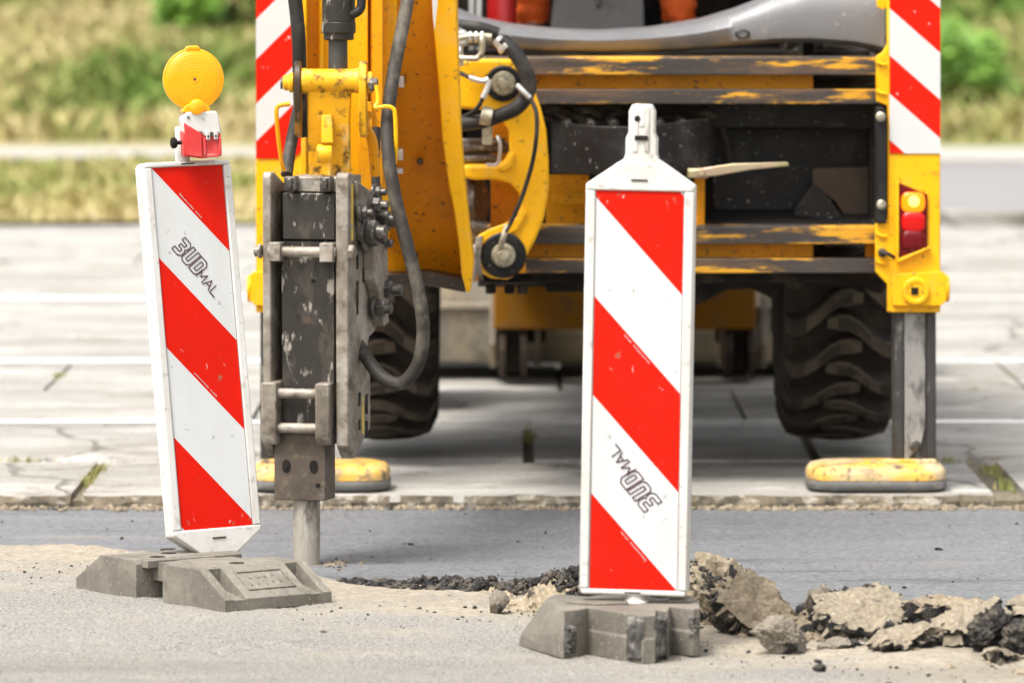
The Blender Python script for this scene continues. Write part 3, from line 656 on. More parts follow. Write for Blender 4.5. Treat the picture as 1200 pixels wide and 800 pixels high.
def base_cross():
    C = Vector((.325, 14.78, 0))
    t = thing('board_base', 'chipped grey rubber base block with notched sides, under the upright board', 'sign base', C, (0, 0, 0), 'rubber base blocks of the marker boards')
    g = lambda px, py: (G(px, py).x, G(px, py).y)
    bot = [g(608, 756), g(660, 772), g(676, 770), (g(690, 771)[0], 14.56), g(706, 770), g(753, 778), g(768, 777), (g(770, 774)[0], 14.50), g(782, 772), (g(786, 768)[0], 14.58), g(812, 769), g(820, 768)]
    H = .122
    front = bot
    back = [(.484, 14.70), (.465, 14.79), (.41, 14.80), (.39, 14.765), (.31, 14.84), (.22, 14.84), (.20, 14.80), (.12, 14.865), (.06, 14.865)]
    poly = front + back
    top = []
    for i, (x, y) in enumerate(poly):
        xx = x
        if i == 0: top.append((x + .072, y + .01, H)); continue
        if i == len(poly) - 1: top.append((x + .05, y - .01, H)); continue
        if i == 1: top.append((x + .001, y + .018, H)); continue
        top.append((x, y + .004, H))
    b = MB()
    lo = [Vector((x, y, 0)) - C for x, y in poly]; md = [Vector((x, y, .062)) - C for x, y in poly]; md2 = [Vector((x + (.002 if i < 12 else 0), y + .005, .066)) - C for i, (x, y) in enumerate(poly)]
    hi = [Vector(p) - C for p in top]
    md[0] = Vector((poly[0][0] + .006, poly[0][1], .03)) - C; md2[0] = Vector((poly[0][0] + .008, poly[0][1] + .002, .034)) - C
    b.loft([lo, md, md2, hi])
    bo = b.build('block', M['foot'], t, bevel=.006, seg=3)
    # broken faces where lumps of rubber have come away, and shallow pads on top
    k = MB()
    def patch(p0, p1, z0, z1, seed, off=.004):
        a = Vector((*p0, 0)) - C; c = Vector((*p1, 0)) - C; n = Vector(((c - a).y, -(c - a).x, 0)).normalized()
        nx, nz = 8, 12; rg = random.Random(seed); grid = []
        for j in range(nz + 1):
            row = []
            for i in range(nx + 1):
                f = i / nx; jag = .12 * mnoise.noise(Vector((j * .6, seed, 0)))
                p = a.lerp(c, min(1, max(0, f + jag * (1 if f in (0, 1) else .3)))) + Vector((0, 0, z0 + (z1 - z0) * j / nz))
                edge = i in (0, nx) or j in (0, nz)
                row.append(k.bm.verts.new(p + n * (-.004 if edge else off + rg.uniform(-.003, .006))))
            grid.append(row)
        for j in range(nz):
            for i in range(nx): k._f([grid[j][i], grid[j][i + 1], grid[j + 1][i + 1], grid[j + 1][i]])
    patch(g(733, 775.5), g(753, 778), .006, .118, 1); patch(g(662, 772), g(675, 770.2), .012, .085, 2); patch((g(768, 777)[0], g(768, 777)[1]), g(782, 772), .01, .116, 3)
    patch(g(808, 769), g(819, 768), .05, .105, 4)
    k.build('broken_face', M['footbroken'], bo, angle=20)
    r = MB()
    r.prism([Vector((x, y, H - .001)) - C for x, y in ((.14, 14.64), (.22, 14.60), (.30, 14.62), (.30, 14.68), (.16, 14.72))], (0, 0, .007))
    r.prism([Vector((x, y, H - .001)) - C for x, y in ((.40, 14.65), (.465, 14.65), (.462, 14.74), (.41, 14.75))], (0, 0, .012))
    r.build('top_pad', M['foot'], bo, bevel=.004)
    r2 = MB(); a = W(745, 697, 14.66); r2.lathe((a.x - C.x, 14.675 - C.y, H - .002), (0, 0, 1), [(0, .034), (.006, .034), (.010, .026), (.035, .024)], 20)
    r2.build('socket_collar', M['wdirty'], bo, bevel=.002)
base_cross()
# ------------------------------------------------------------------ backhoe loader
MC = Vector((.30, 20.4, 0))
mach = thing('backhoe_loader', 'yellow backhoe loader standing on its stabilizer legs, seen from behind', 'backhoe loader', MC)
def part(mb, name, m, parent=None, **k):
    return mb.build(name, m, parent or mach, loc=MC, **k)
# slide rails
def rail(y0, slot):
    b = MB()
    b.bpx(555, y0, 1034, y0 + 20, 19.20, .17); b.bpx(555, y0 + 37, 1034, y0 + 54, 19.20, .17)
    b.bpx(555, y0 - 1.2, 1034, y0 + .8, 19.205, .2)
    o = part(b, 'slide_rail', M['rail'], bevel=.004)
    w = MB(); w.bpx(555, y0 + 19.5, slot[0], y0 + 37.5, 19.285, .05)
    if slot[1] < 1030: w.bpx(slot[1], y0 + 19.5, 1034, y0 + 37.5, 19.285, .05)
    part(w, 'rail_web', M['orange'], o, bevel=.003)
    h = MB(); rg = random.Random(int(y0))
    for k in range(3): h.tube([W(slot[0] - 10, y0 + 24 + 5 * k, 19.42), W((slot[0] + slot[1]) / 2, y0 + 33 - 4 * k, 19.40), W(slot[1] + 12, y0 + 22 + 3 * k, 19.45)], .009, 8)
    part(h, 'cable', M['hose'], o)
rail(68, (953, 1034)); rail(266, (953, 1014))
# chassis behind
b = MB()
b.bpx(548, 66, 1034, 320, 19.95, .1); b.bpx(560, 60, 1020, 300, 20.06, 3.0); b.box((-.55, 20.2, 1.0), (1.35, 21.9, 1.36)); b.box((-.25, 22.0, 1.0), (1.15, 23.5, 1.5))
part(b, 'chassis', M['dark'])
b = MB(); b.bpx(566, 319, 1022, 331, 19.3, .25); b.bpx(640, 326, 745, 342, 19.5, .2); b.bpx(560, 326, 640, 336, 19.6, .3)
b.ppx([(812, 322), (1035, 322), (1035, 345), (1010, 338), (915, 330), (905, 350), (880, 338), (850, 340), (828, 352), (812, 360)], 19.62, .06)
for x in (575, 597, 612): b.cyl(W(x, 333, 19.28), W(x, 344, 19.28), .018, n=10)
part(b, 'belly_plate', M['dark'], bevel=.004)
# black rear panel in the right bay
b = MB()
b.bpx(826, 121, 1030, 150, 19.43, .03); b.bpx(836, 150, 1018, 247, 19.56, .02); b.bpx(1018, 150, 1028, 262, 19.44, .14)
b.prism([W(826, 247, 19.56), W(1020, 247, 19.56), W(1026, 263, 19.30), W(826, 263, 19.30)], (0, .02, -.012))
pn = part(b, 'rear_panel', M['black'], bevel=.004)
b = MB(); b.ppx([(952, 197), (1022, 195), (1022, 262), (995, 262), (978, 236), (952, 218)], 19.50, .03); part(b, 'deflector_plate', M['brown'], pn, bevel=.003)
b = MB(); b.ppx([(931, 246), (952, 216), (962, 221), (994, 262), (931, 253)], 19.42, .02); part(b, 'gusset', M['black'], pn, bevel=.003)
b = MB(); b.ppx([(1027, 126), (1036, 126), (1039, 134), (1039, 262), (1027, 262)], 19.10, .12); br = part(b, 'side_bracket', M['black'], bevel=.004)
b = MB()
for x, y in ((1032, 137), (1033, 240)): b.lathe(W(x, y, 19.10), (0, -1, 0), [(0, .017), (.006, .016), (.010, .010)], 16); b.hexa(W(x, y, 19.09), W(x, y, 19.078), .009)
part(b, 'bolt', M['nut'], br)
b = MB(); b.bpx(814, 203, 826, 265, 19.36, .05); part(b, 'post', M['orange'], bevel=.003)
b = MB(); b.bpx(640, 205, 690, 262, 19.72, .05); b.bpx(648, 228, 690, 240, 19.6, .05); part(b, 'inner_frame', M['orange'], bevel=.003)
# belt shaped hose guard
b = MB(); lps = []
for k in range(25):
    f = k / 24; px = 646 + 192 * f; Y = 19.28 - .20 * math.sin(math.pi * f) ** .8
    yt = 143 + 6 * math.sin(math.pi * min(1, f * 1.1)) - 5 * f ** 3; yb = 203 + 3 * math.sin(math.pi * f) - 8 * max(0, f - .8) * 5 * .4
    a, c = W(px, yt, Y), W(px, yb, Y); lps.append([a, c, c + Vector((0, .018, 0)), a + Vector((0, .018, 0))])
b.loft(lps); part(b, 'hose_guard', M['black'], bevel=.003)
rg = random.Random(11)
for k in range(9):
    x0 = 628 + k * 22; h = MB()
    h.tube([W(x0 - 20, 132 + rg.uniform(0, 14), 19.5), W(x0 + 5, 126 + rg.uniform(0, 16), 19.42), W(x0 + 28, 130 + rg.uniform(0, 14), 19.40), W(x0 + 40, 150 + rg.uniform(-5, 10), 19.46), W(x0 + 55, 200, 19.52)], rg.uniform(.008, .014), 8)
    part(h, 'hydraulic_hose', M['dustyhose'] if k % 3 else M['hose'])
b = MB()
for k in range(6): b.cyl(W(660 + 27 * k, 139, 19.3), W(667 + 27 * k, 147, 19.2), .012, n=8); b.hexa(W(662 + 27 * k, 142, 19.27), W(665 + 27 * k, 145, 19.23), .018)
part(b, 'hose_coupling', M['darknut'])
b = MB(); b.ppx([(808, 200), (835, 195.5), (858, 192), (923, 190), (925, 194.5), (880, 199), (840, 206), (806, 209)], 19.10, .012); b.bpx(806, 198, 830, 209, 19.11, .28); b.cyl(W(822, 202, 19.09), W(822, 202, 19.13), .014, n=10); part(b, 'latch_lever', M['zinc'], bevel=.003)

# stabilizer legs
def stripes(mb, x0, x1, y0, y1, Y, slope, starts, h, flip):
    def yl(t, v): return v + slope * (t if not flip else 1 - t) * (x1 - x0)
    def clipq(v0, v1, mi):
        pts = [(0, yl(0, v0)), (1, yl(1, v0)), (1, yl(1, v1)), (0, yl(0, v1))]
        for cutv, keep in ((y0, lambda q: q[1] >= y0), (y1, lambda q: q[1] <= y1)):
            o = []
            for i in range(len(pts)):
                p, q = pts[i], pts[(i + 1) % len(pts)]
                if keep(p): o.append(p)
                if keep(p) != keep(q):
                    t = (cutv - p[1]) / (q[1] - p[1]); o.append((p[0] + (q[0] - p[0]) * t, cutv))
            pts = o
            if len(pts) < 3: return
        mb.mi = mi; mb.quad([W(x0 + (x1 - x0) * t, v, Y) for t, v in pts])
    for i in range(len(starts) - 1): clipq(starts[i], starts[i + 1], i % 2)
def stabilizer(right):
    mx = (lambda x: x) if right else (lambda x: 1402 - x)
    def pp(mb, pts, Y, d): return mb.ppx([(mx(x), y) for x, y in pts], Y, d)
    b = MB()
    pp(b, [(1040, -150), (1102, -150), (1102, 366), (1040, 366), (1040, 333), (1030, 323), (1026, 318), (1026, 262), (1040, 257), (1040, 124), (1027, 119), (1027, 66), (1034, 62), (1040, 52)], 19.12, .035)
    pp(b, [(1044, -148), (1098, -148), (1098, 363), (1044, 363)], 19.157, .19)
    hs = part(b, 'stabilizer_housing', M['yellow'], bevel=.004)
    b = MB(); pp(b, [(1045, 326), (1052, 321), (1104, 318), (1109, 322), (1109, 352), (1103, 358), (1048, 358), (1045, 354)], 19.098, .0195)
    b.lathe(W(mx(1073), 341, 19.098), (0, -1, 0), [(0, .046), (.010, .046), (.014, .042), (.014, .030), (.011, .029)], 28)
    b.lathe(W(mx(1108), 338, 19.14), (1 if right else -1, 0, 0), [(0, .045), (.008, .045), (.012, .04)], 20)
    cap = part(b, 'pivot_cap', M['yellow'], hs, bevel=.003)
    b = MB(); q = W(mx(1072), 341, 19.085); b.box((q.x - .012, 19.0835, q.z - .012), (q.x + .012, 19.0875, q.z + .012)); part(b, 'square_hole', M['dark'], cap)
    b = MB()
    if right: stripes(b, 1042.5, 1102, -148, 180, 19.1155, .88, [-190, -140, -88, -36, 12, 65, 110, 164, 216][1:] if False else [-196, -146, -92, -42, 10, 65, 110, 164, 220], 0, False)
    else: stripes(b, 300, 360, -148, 186, 19.1155, 1.0, [v - 60 for v in (-130, -78, -30, 23, 70, 122, 166, 230)][0:], 0, True)
    if True:
        mats_ = [M['panelwhite'], M['panelred']] if right else [M['panelred'], M['panelwhite']]
        hp = part(b, 'hazard_marking', mats_, hs, smooth=False, recalc=False)
    if right:                                            # weld beads on the plate edge
        b = MB()
        for yy in (74, 108, 275, 307): b.tube([W(1026, yy - 2, 19.115), W(1032, yy + 1, 19.113), W(1039, yy + 2, 19.115)], .005, 8)
        part(b, 'weld_bead', M['yellow'], hs)
    b = MB(); pp(b, [(1048, 350), (1097, 350), (1097, 548), (1048, 548)], 19.17, .14)
    pp(b, [(1049, 366), (1059, 366), (1059, 545), (1049, 545)], 19.155, .014); pp(b, [(1086, 366), (1096, 366), (1096, 545), (1086, 545)], 19.155, .014)
    leg = part(b, 'stabilizer_leg', M['leg'], bevel=.004)
    b = MB(); pp(b, [(1060, 367), (1084, 367), (1084, 500), (1079, 520), (1062, 540), (1060, 540)], 19.160, .0095); part(b, 'wear_strip', M['strip'], leg)
    b = MB(); p = W(mx(1072), 522, 19.165); b.lathe(p, (0, -1, 0), [(0, .02), (.006, .02), (.010, .014)], 16); b.lathe(p + Vector((0, -.01, 0)), (0, -1, 0), [(0, .009), (.012, .008)], 10); part(b, 'pin', M['darknut'], leg)
    # foot
    cx = W(mx(1026.5), 560, 19.15).x; hw = .232; dy = .17; cy = 19.17
    def rr(w, d, r, z, n=6):
        P = []
        for sx, sy, a0 in ((1, 1, 0), (-1, 1, 90), (-1, -1, 180), (1, -1, 270)):
            for k in range(n + 1):
                a = R(a0 + 90 * k / n); P.append((cx + sx * (w - r) + r * math.cos(a), cy + sy * (d - r) + r * math.sin(a), z))
        return P
    b = MB(); b.loft([rr(hw, dy, .10, .036), rr(hw + .001, dy + .001, .10, .055), rr(hw - .003, dy - .003, .10, .066), rr(hw - .014, dy - .014, .09, .079), rr(hw - .045, dy - .045, .08, .087)])
    ft = part(b, 'foot_pad', M['padyel'], leg, angle=60)
    b = MB(); b.loft([rr(hw - .006, dy - .006, .10, .001), rr(hw + .003, dy + .003, .10, .008), rr(hw + .003, dy + .003, .10, .030), rr(hw - .004, dy - .004, .10, .0365)])
    part(b, 'pad_rubber', M['padrub'], ft, angle=60)
    b = MB()
    for dx, w in ((.09, .012), (-.02, .02), (.14, .02)):
        xx = cx + dx * (1 if right else -1); b.box((xx - w, 19.1, .078), (xx + w, 19.13, .098))
    b.cyl((cx + .02, 19.12, .090), (cx + .2 * (1 if right else -1), 19.12, .090), .010, n=12)
    rg = random.Random(3)
    part(b, 'ankle_lug', M['padyel'], ft, bevel=.003)
stabilizer(True); stabilizer(False)
# tail lights
b = MB()
b.ppx([(1053, 214), (1087, 228), (1087, 290), (1053, 303)], 19.110, .0045)
tl = part(b, 'tail_light', M['darkred_lens'], bevel=.001)
b = MB(); b.ppx([(1050, 210), (1053.5, 212), (1053.5, 304), (1050, 306)], 19.096, .0225); b.ppx([(1050, 304.5), (1090, 288.5), (1090, 291), (1051, 308.5)], 19.096, .0225)
part(b, 'light_surround', M['yellow'], tl, bevel=.002)
def rlens(y, m, name, rr=.0365):
    b = MB(); c = W(1070, y, 19.110); lps = []
    for h, k in ((0, 1), (.006, 1), (.010, .94), (.012, .6)):
        lps.append([(c.x + rr * k * 1.08 * math.copysign(abs(math.cos(t)) ** .6, math.cos(t)), c.y - h, c.z + rr * k * .93 * math.copysign(abs(math.sin(t)) ** .6, math.sin(t))) for t in [2 * math.pi * i / 28 for i in range(28)]])
    b.loft(lps); return part(b, name, m, tl, angle=60)
rlens(237, M['lit_amber'], 'lens')['label'] = 'lit amber lens'
rlens(260, M['lit_red'], 'lens')['label'] = 'lit red lens'
rlens(282, M['darkred_lens'], 'lens')['label'] = 'dark red lens'
b = MB(); b.lathe(W(1071, 236, 19.0985), (0, -1, 0), [(0, .019), (.003, .015), (.004, .004)], 16); part(b, 'bulb', M['lit_core'], tl)
b = MB(); b.tube([W(1032, 295, 19.11), W(1040, 297, 19.07), W(1048, 302, 19.09)], .007, 8); b.lathe(W(1034, 296, 19.12), (0, -1, 0), [(0, .016), (.02, .014), (.025, .008)], 12); part(b, 'light_cable', M['hose'], tl)

# grey apron below the cab
def apron():
    xs = np.linspace(520, 1037, 60); b = MB(); lps = []
    for x in xs:
        t = interp(x, [520, 537, 560, 600, 650, 700, 760, 820, 860, 880, 900, 940, 1037], [4, 12, 22, 30, 35.5, 37.5, 34, 24, 12, 4.5, -4, -16, -22])
        bt = interp(x, [520, 560, 640, 720, 800, 870, 910, 950, 1000, 1025, 1037], [50, 55, 61.5, 62.5, 60, 54, 51, 50.5, 54, 58.5, 62])
        col = [(19.80, t - 2.5), (19.42, t), (19.375, t + 2), (19.355, t + 6), (19.325, (t + bt) / 2 - 2), (19.335, bt - 6), (19.36, bt - 1.5), (19.42, bt), (19.8, bt)]
        lps.append([W(x, y, Y) for Y, y in col])
    b.loft(lps)
    o = part(b, 'cab_apron', M['apron'], angle=50)
    c = MB(); p = W(870, 40, 19.335)
    lp = [[(p.x + r * math.cos(t), p.y - h, p.z + r * .62 * math.sin(t)) for t in [2 * math.pi * i / 20 for i in range(20)]] for r, h in ((.026, -.01), (.026, .008), (.02, .011), (.017, .0), (.0165, -.003))]
    c.loft(lp); part(c, 'rubber_plug', M['hose'], o)
    c = MB(); c.ppx([(1028, -30), (1040, -30), (1040, 8), (1034, 12), (1028, 8)], 19.2, .05); part(c, 'panel_hinge', M['yellow'], o, bevel=.003)
apron()
# cab
b = MB()
b.box((-.35, 19.75, 1.36), (1.0, 21.6, 1.43)); b.box((-.42, 21.6, 1.2), (1.05, 21.68, 2.05))
b.box((-.42, 19.75, 2.85), (1.05, 21.9, 2.97)); b.box((-.42, 19.5, 1.62), (-.34, 19.6, 2.85)); b.box((.97, 19.5, 1.62), (1.05, 19.6, 2.85)); b.box((-.42, 21.55, 2.05), (-.36, 21.62, 2.85)); b.box((.99, 21.55, 2.05), (1.05, 21.62, 2.85))
b.box((-.42, 19.85, 1.4), (-.38, 21.55, 2.0)); b.box((1.01, 19.85, 1.4), (1.05, 21.55, 2.0))
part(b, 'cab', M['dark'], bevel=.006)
b = MB()
lo = [W(642, 60, 20.45), W(758, 60, 20.45)]; hi = [W(652, -90, 20.45), W(750, -90, 20.45)]
b.prism([W(642, 60, 20.45), W(757, 60, 20.45), W(754, -10, 20.45), W(742, -90, 20.45), W(660, -90, 20.45), W(650, -10, 20.45)], (0, .16, 0))
b.ppx([(690, -60), (710, -60), (704, 6), (699, 10)], 20.435, .0148)
part(b, 'control_console', M['seat'], bevel=.012)
b = MB(); b.box((.12, 21.0, 1.80), (.56, 21.42, 1.90)); b.box((.13, 21.38, 1.90), (.55, 21.48, 2.5)); b.box((.22, 21.08, 1.43), (.46, 21.35, 1.80)); part(b, 'driver_seat', M['seat'], bevel=.03, seg=3)
b = MB(); b.bpx(549, -150, 556, 60, 19.95, .05); b.bpx(557.5, -150, 565, 60, 19.95, .05); part(b, 'cab_post', M['silver'], bevel=.004)

# swing bracket (c shaped)
b = MB()
b.ppx([(530, 72), (560, 70), (600, 70), (615, 80), (626, 105), (634, 128), (640, 152), (643, 190), (643, 222), (638, 254), (628, 280), (617, 300), (611, 317), (596, 328), (575, 326), (561, 318), (555, 304), (558, 288), (572, 271), (590, 265), (603, 255), (610, 241), (608, 226), (598, 215), (580, 210.5), (556, 211), (543, 208), (543, 194), (580, 194), (591, 189), (597, 177), (596, 152), (585, 137), (565, 129), (530, 127)], 18.84, .16)
sw = part(b, 'swing_bracket', M['yellow'], bevel=.010, seg=3)
b = MB(); b.ppx([(560, 276), (575, 268), (592, 262), (606, 256), (614, 240), (618, 250), (606, 270), (585, 280), (566, 292)], 18.828, .014); b.ppx([(582, 196), (594, 191), (600, 178), (604, 180), (600, 196), (588, 203)], 18.828, .014); part(b, 'stiffener_rib', M['yellow'], sw, bevel=.004)
for (x, y, r) in ((590, 98, .060), (590, 299, .076)):
    b = MB(); p = W(x, y, 18.84); b.lathe(p, (0, -1, 0), [(-.02, r), (.014, r), (.019, r - .006), (.020, .02)], 36); cp_ = part(b, 'pivot_pin', M['black'], sw)
    b = MB(); p = W(x, y, 18.818); b.lathe(p, (0, -1, 0), [(0, .040), (.004, .040), (.005, .037)], 24); b.hexa(p + Vector((0, -.004, 0)), p + Vector((0, -.030, 0)), .036); b.lathe(p + Vector((0, -.03, 0)), (0, -1, 0), [(0, .022), (.008, .021), (.010, .016)], 18)
    part(b, 'hex_nut', M['nut'], sw, bevel=.002)
b = MB(); b.bpx(575, 128, 616, 320, 19.06, .12); b.bpx(520, 100, 570, 126, 19.04, .14); b.bpx(520, 262, 560, 330, 19.04, .12); part(b, 'king_post', M['orange'], bevel=.006)
b = MB()
b.cyl(W(535, 175, 19.0), W(600, 173, 19.02), .018); b.cyl(W(535, 187, 18.98), W(582, 186, 18.98), .014); b.cyl(W(540, 166, 19.02), W(592, 166, 19.0), .012)
b.lathe(W(548, 236, 19.0), (1, -.4, 0), [(0, .085), (.02, .085), (.03, .075), (.05, .072), (.052, .04)], 24); b.bpx(536, 205, 552, 262, 18.95, .08); b.cyl(W(545, 262, 18.96), W(570, 268, 18.96), .025); b.bpx(552, 262, 566, 300, 18.97, .05)
part(b, 'swing_cylinder', M['darknut'], bevel=.003)
b = MB(); b.ppx([(555, 300), (558, 278), (566, 276), (563, 300), (565, 324), (557, 322)], 18.80, .03); b.bpx(554, 288, 558, 330, 18.72, .1); part(b, 'bracket_plate', M['rawsteel'], sw, bevel=.003)
def hose(pts, r, m='hose', parent=None, name='hydraulic_hose', n=12):
    h = MB(); h.tube([W(*p) for p in pts], r, n); return part(h, name, M[m], parent)
hose([(530, 30, 18.75), (560, 33, 18.74), (584, 40, 18.74)], .022)
hose([(588, 48, 18.73), (600, 58, 18.72), (612, 76, 18.71), (620, 95, 18.71), (617, 112, 18.72), (606, 126, 18.72), (590, 134, 18.73), (565, 142, 18.74), (530, 147, 18.78)], .025)
h1 = hose([(530, 47, 18.72), (545, 44, 18.72), (560, 43, 18.72), (576, 44, 18.72)], .013, 'nut', name='hose_fitting')
b = MB()
for x in (549, 556, 563): b.hexa(W(x, 43.5, 18.72), W(x + 4, 43.4, 18.72), .019)
b.cyl(W(582, 46, 18.73), W(592, 56, 18.725), .020, .022); b.hexa(W(590, 53, 18.726), W(594, 58, 18.724), .029)
b.lathe(W(540, 45, 18.74), (0, -1, 0), [(0, .03), (.02, .03), (.03, .02)], 14); b.cyl(W(534, 33, 18.73), W(536, 78, 18.73), .022, n=14); b.cyl(W(533, 62, 18.72), W(540, 62, 18.72), .024, n=12)
part(b, 'pipe_union', M['silver'], bevel=.002)
hose([(537, 68, 18.7), (552, 69, 18.68), (560, 68, 18.68), (565, 60, 18.68), (565, 48, 18.68), (565, 42, 18.69)], .010, 'nut', name='pipe')
hose([(530, 80, 18.75), (538, 85, 18.72), (550, 91, 18.7)], .007)
hose([(550, 91, 18.7), (565, 95, 18.69), (572, 93, 18.69)], .009, 'silver', name='grease_fitting')
hose([(574, 93, 18.69), (571, 104, 18.69), (566, 115, 18.69)], .010, 'silver', name='grease_fitting')
hose([(566, 115, 18.69), (560, 126, 18.70), (550, 134, 18.74), (540, 138, 18.78)], .007)
hose([(606, 100, 18.69), (614, 108, 18.68), (621, 115, 18.68)], .009, 'silver', name='grease_fitting')
hose([(621, 115, 18.68), (628, 130, 18.68), (629, 155, 18.69), (624, 190, 18.72), (612, 230, 18.76), (600, 258, 18.78), (592, 272, 18.77)], .0075)
hose([(594, 264, 18.78), (590, 278, 18.77), (586, 290, 18.78)], .010, 'nut', name='grease_fitting')
b = MB(); p = W(570, 137, 18.72); b.cyl(p + Vector((-.018, 0, .006)), p + Vector((.018, 0, -.002)), .031); b.bpx(565, 145, 577, 170, 18.74, .02); part(b, 'hose_clamp', M['nut'], bevel=.002)
b = MB(); b.tube([W(583, 160, 18.8), W(586, 172, 18.78), W(583, 192, 18.8), W(570, 193, 18.8)], .006, 8); part(b, 'bracket_wire', M['silver'])

# boom: two side plates with a leaning web between
b = MB()
def slanted(pts, dY0, dY1, y0, y1, depth, mb):
    f = lambda y: dY0 + (dY1 - dY0) * (y - y0) / (y1 - y0)
    P = [W(x, y, f(y)) for x, y in pts]; mb.prism(P, (0, depth, 0))
bt = 0
slanted([(503, -60), (534, -60), (535, 0), (538, 100), (540, 160), (545, 220), (550, 270), (555, 308), (552, 340), (547, 344), (541, 322), (538, 288), (532, 246), (526, 218), (518, 160), (514, 100), (507, 20)], 18.0, 18.12, -60, 344, .42, b)
bm1 = part(b, 'boom', M['yellow'], bevel=.005)
b = MB(); slanted([(430, -60), (506, -60), (516, 100), (520, 160), (528, 218), (534, 246), (540, 288), (543, 324), (520, 320), (495, 318), (470, 322), (440, 330), (430, 200)], 17.95, 18.50, -60, 330, .06, b); part(b, 'boom_web', M['orange'], bm1, bevel=.004)
b = MB(); slanted([(447, -60), (466, -60), (464, 60), (462, 150), (458, 240), (452, 310), (446, 310), (447, 150)], 17.92, 17.98, -60, 310, .45, b); part(b, 'boom_side_plate', M['yellow'], bm1, bevel=.004)
b = MB(); slanted([(446, 321), (470, 321), (500, 318), (543, 326), (546, 343), (520, 338), (495, 334), (446, 336)], 18.30, 18.36, 318, 343, .3, b); part(b, 'boom_foot', M['brown'], bm1, bevel=.006)
b = MB()
for x, y, Y in ((492, 189, 18.27), (470, 96, 18.15), (486, 300, 18.42)): b.lathe(W(x, y, Y), (0, -1, 0), [(-.02, .011), (.008, .011), (.014, .007)], 12)
part(b, 'bolt', M['darknut'], bm1)
b = MB(); b.bpx(467, 90, 473, 103, 18.0, .12); b.bpx(466, 175, 472, 188, 18.05, .15); b.bpx(464, 198, 472, 204, 18.05, .15); part(b, 'cable_tab', M['silver'], bm1, bevel=.002)
b = MB(); b.ppx([(504.5, -40), (513, -40), (512.5, 8), (509, 36), (507.5, 22)], 17.84, .02); part(b, 'white_patch', M['panelwhite'], bm1)  # small white sliver along the upper boom plate
# dipper arm
b = MB()
b.bpx(362, -80, 431, 206, 17.62, .30); b.bpx(353, -80, 359, 206, 17.50, .42); b.bpx(374, -80, 379, 206, 17.585, .034)
di = part(b, 'dipper_arm', M['yellow'], bevel=.004)
b = MB(); b.bpx(359.2, -80, 361.8, 206, 17.70, .2); b.bpx(361, -78, 374, 200, 17.612, .0075); b.bpx(436, -80, 448, 215, 17.58, .36); part(b, 'dipper_side', M['orange'], di, bevel=.002)
b = MB(); b.bpx(449, -80, 456, 230, 17.72, .05); b.bpx(420, 120, 436, 228, 17.56, .04); part(b, 'dipper_flange', M['orange'], di, bevel=.003)
# bucket cylinder
b = MB(); a = W(396, -120, 17.25); c = W(397, 26, 17.25)
b.lathe(c, (0, 0, 1), [(0, .050), (.45, .050)], 28); b.lathe(c, (0, 0, -1), [(0, .0515), (.032, .0515), (.036, .046), (.052, .046), (.055, .040)], 28)
cy_ = part(b, 'bucket_cylinder', M['body'], bevel=.002)
b = MB(); b.lathe(W(396, 36, 17.25), (0, 0, -1), [(0, .029), (.14, .029)], 24); part(b, 'piston_rod', M['leg'], cy_)
b = MB(); b.tube([W(424, -10, 17.22), W(423, 8, 17.22), W(418, 15, 17.22), (W(410, 18, 17.23))], .014, 10); part(b, 'port_pipe', M['hose'], cy_)
# tipping link with its pin boss
zb = W(395, 95, 17.22)
b = MB(); b.lathe(W(352, 95, 17.20), (1, 0, 0), [(0, .036), (.012, .039), (.020, .036), (.165, .036), (.172, .039), (.185, .036)], 28)
b.prism([W(361, 100, 17.18), W(412, 100, 17.18), W(410, 140, 17.20), W(411, 212, 17.24), W(362, 212, 17.24), W(360, 140, 17.20)], (0, .05, 0))
lk = part(b, 'tipping_link', M['greasy'], bevel=.005)
b = MB(); b.prism([W(377, 135, 17.16), W(389, 135, 17.16), W(391, 168, 17.15), W(376, 168, 17.15)], (0, .04, 0)); b.lathe(W(371, 180, 17.17), (1, 0, 0), [(0, .026), (.004, .029), (.044, .029), (.048, .026)], 20); b.bpx(377, 188, 388, 207, 17.16, .03); part(b, 'grease_boss', M['greasy'], lk, bevel=.004)
for x0, x1, m in ((345, 353, 'oily'), (421, 430, 'greasy')):
    b = MB(); P = []
    cz = W(350, 96, 17.2).z
    for k in range(13): a = R(-10 + 200 * k / 12); P.append((math.cos(a) * .058, math.sin(a) * .062))
    P = [(d, z) for d, z in P] + [(-.055, -.05), (-.02, -.16), (.06, -.17)]
    xa, xb = W(x0, 96, 17.2).x, W(x1, 96, 17.2).x
    b.prism([(xa, 17.215 + d, cz + z) for d, z in P], (xb - xa, 0, 0)); part(b, 'link_plate', M[m], lk, bevel=.004)
b = MB(); b.lathe(W(344, 97, 17.2), (-1, 0, 0), [(0, .030), (.012, .030), (.014, .024), (.026, .024), (.032, .018)], 20); b.lathe(W(430, 97, 17.2), (1, 0, 0), [(0, .034), (.014, .034), (.02, .026)], 20); part(b, 'link_pin', M['greasy'], lk, bevel=.002)
b = MB(); b.lathe(W(433, 99, 17.165), (1, 0, 0), [(0, .02), (.022, .02), (.026, .014)], 6); b.hexa(W(434, 99, 17.175), W(434, 99, 17.15), .010); b.lathe(W(331, 98, 17.2), (-1, 0, 0), [(0, .018), (.006, .016)], 16); part(b, 'pin_bolt', M['darknut'], lk)
b = MB(); b.tube([W(340, 122, 17.12), W(331, 123, 17.12), W(325, 126, 17.12), W(324, 135, 17.12), W(326, 160, 17.13), W(330, 190, 17.15), W(333, 200, 17.16)], .0065, 8); part(b, 'pin_retainer', M['orange'], lk)
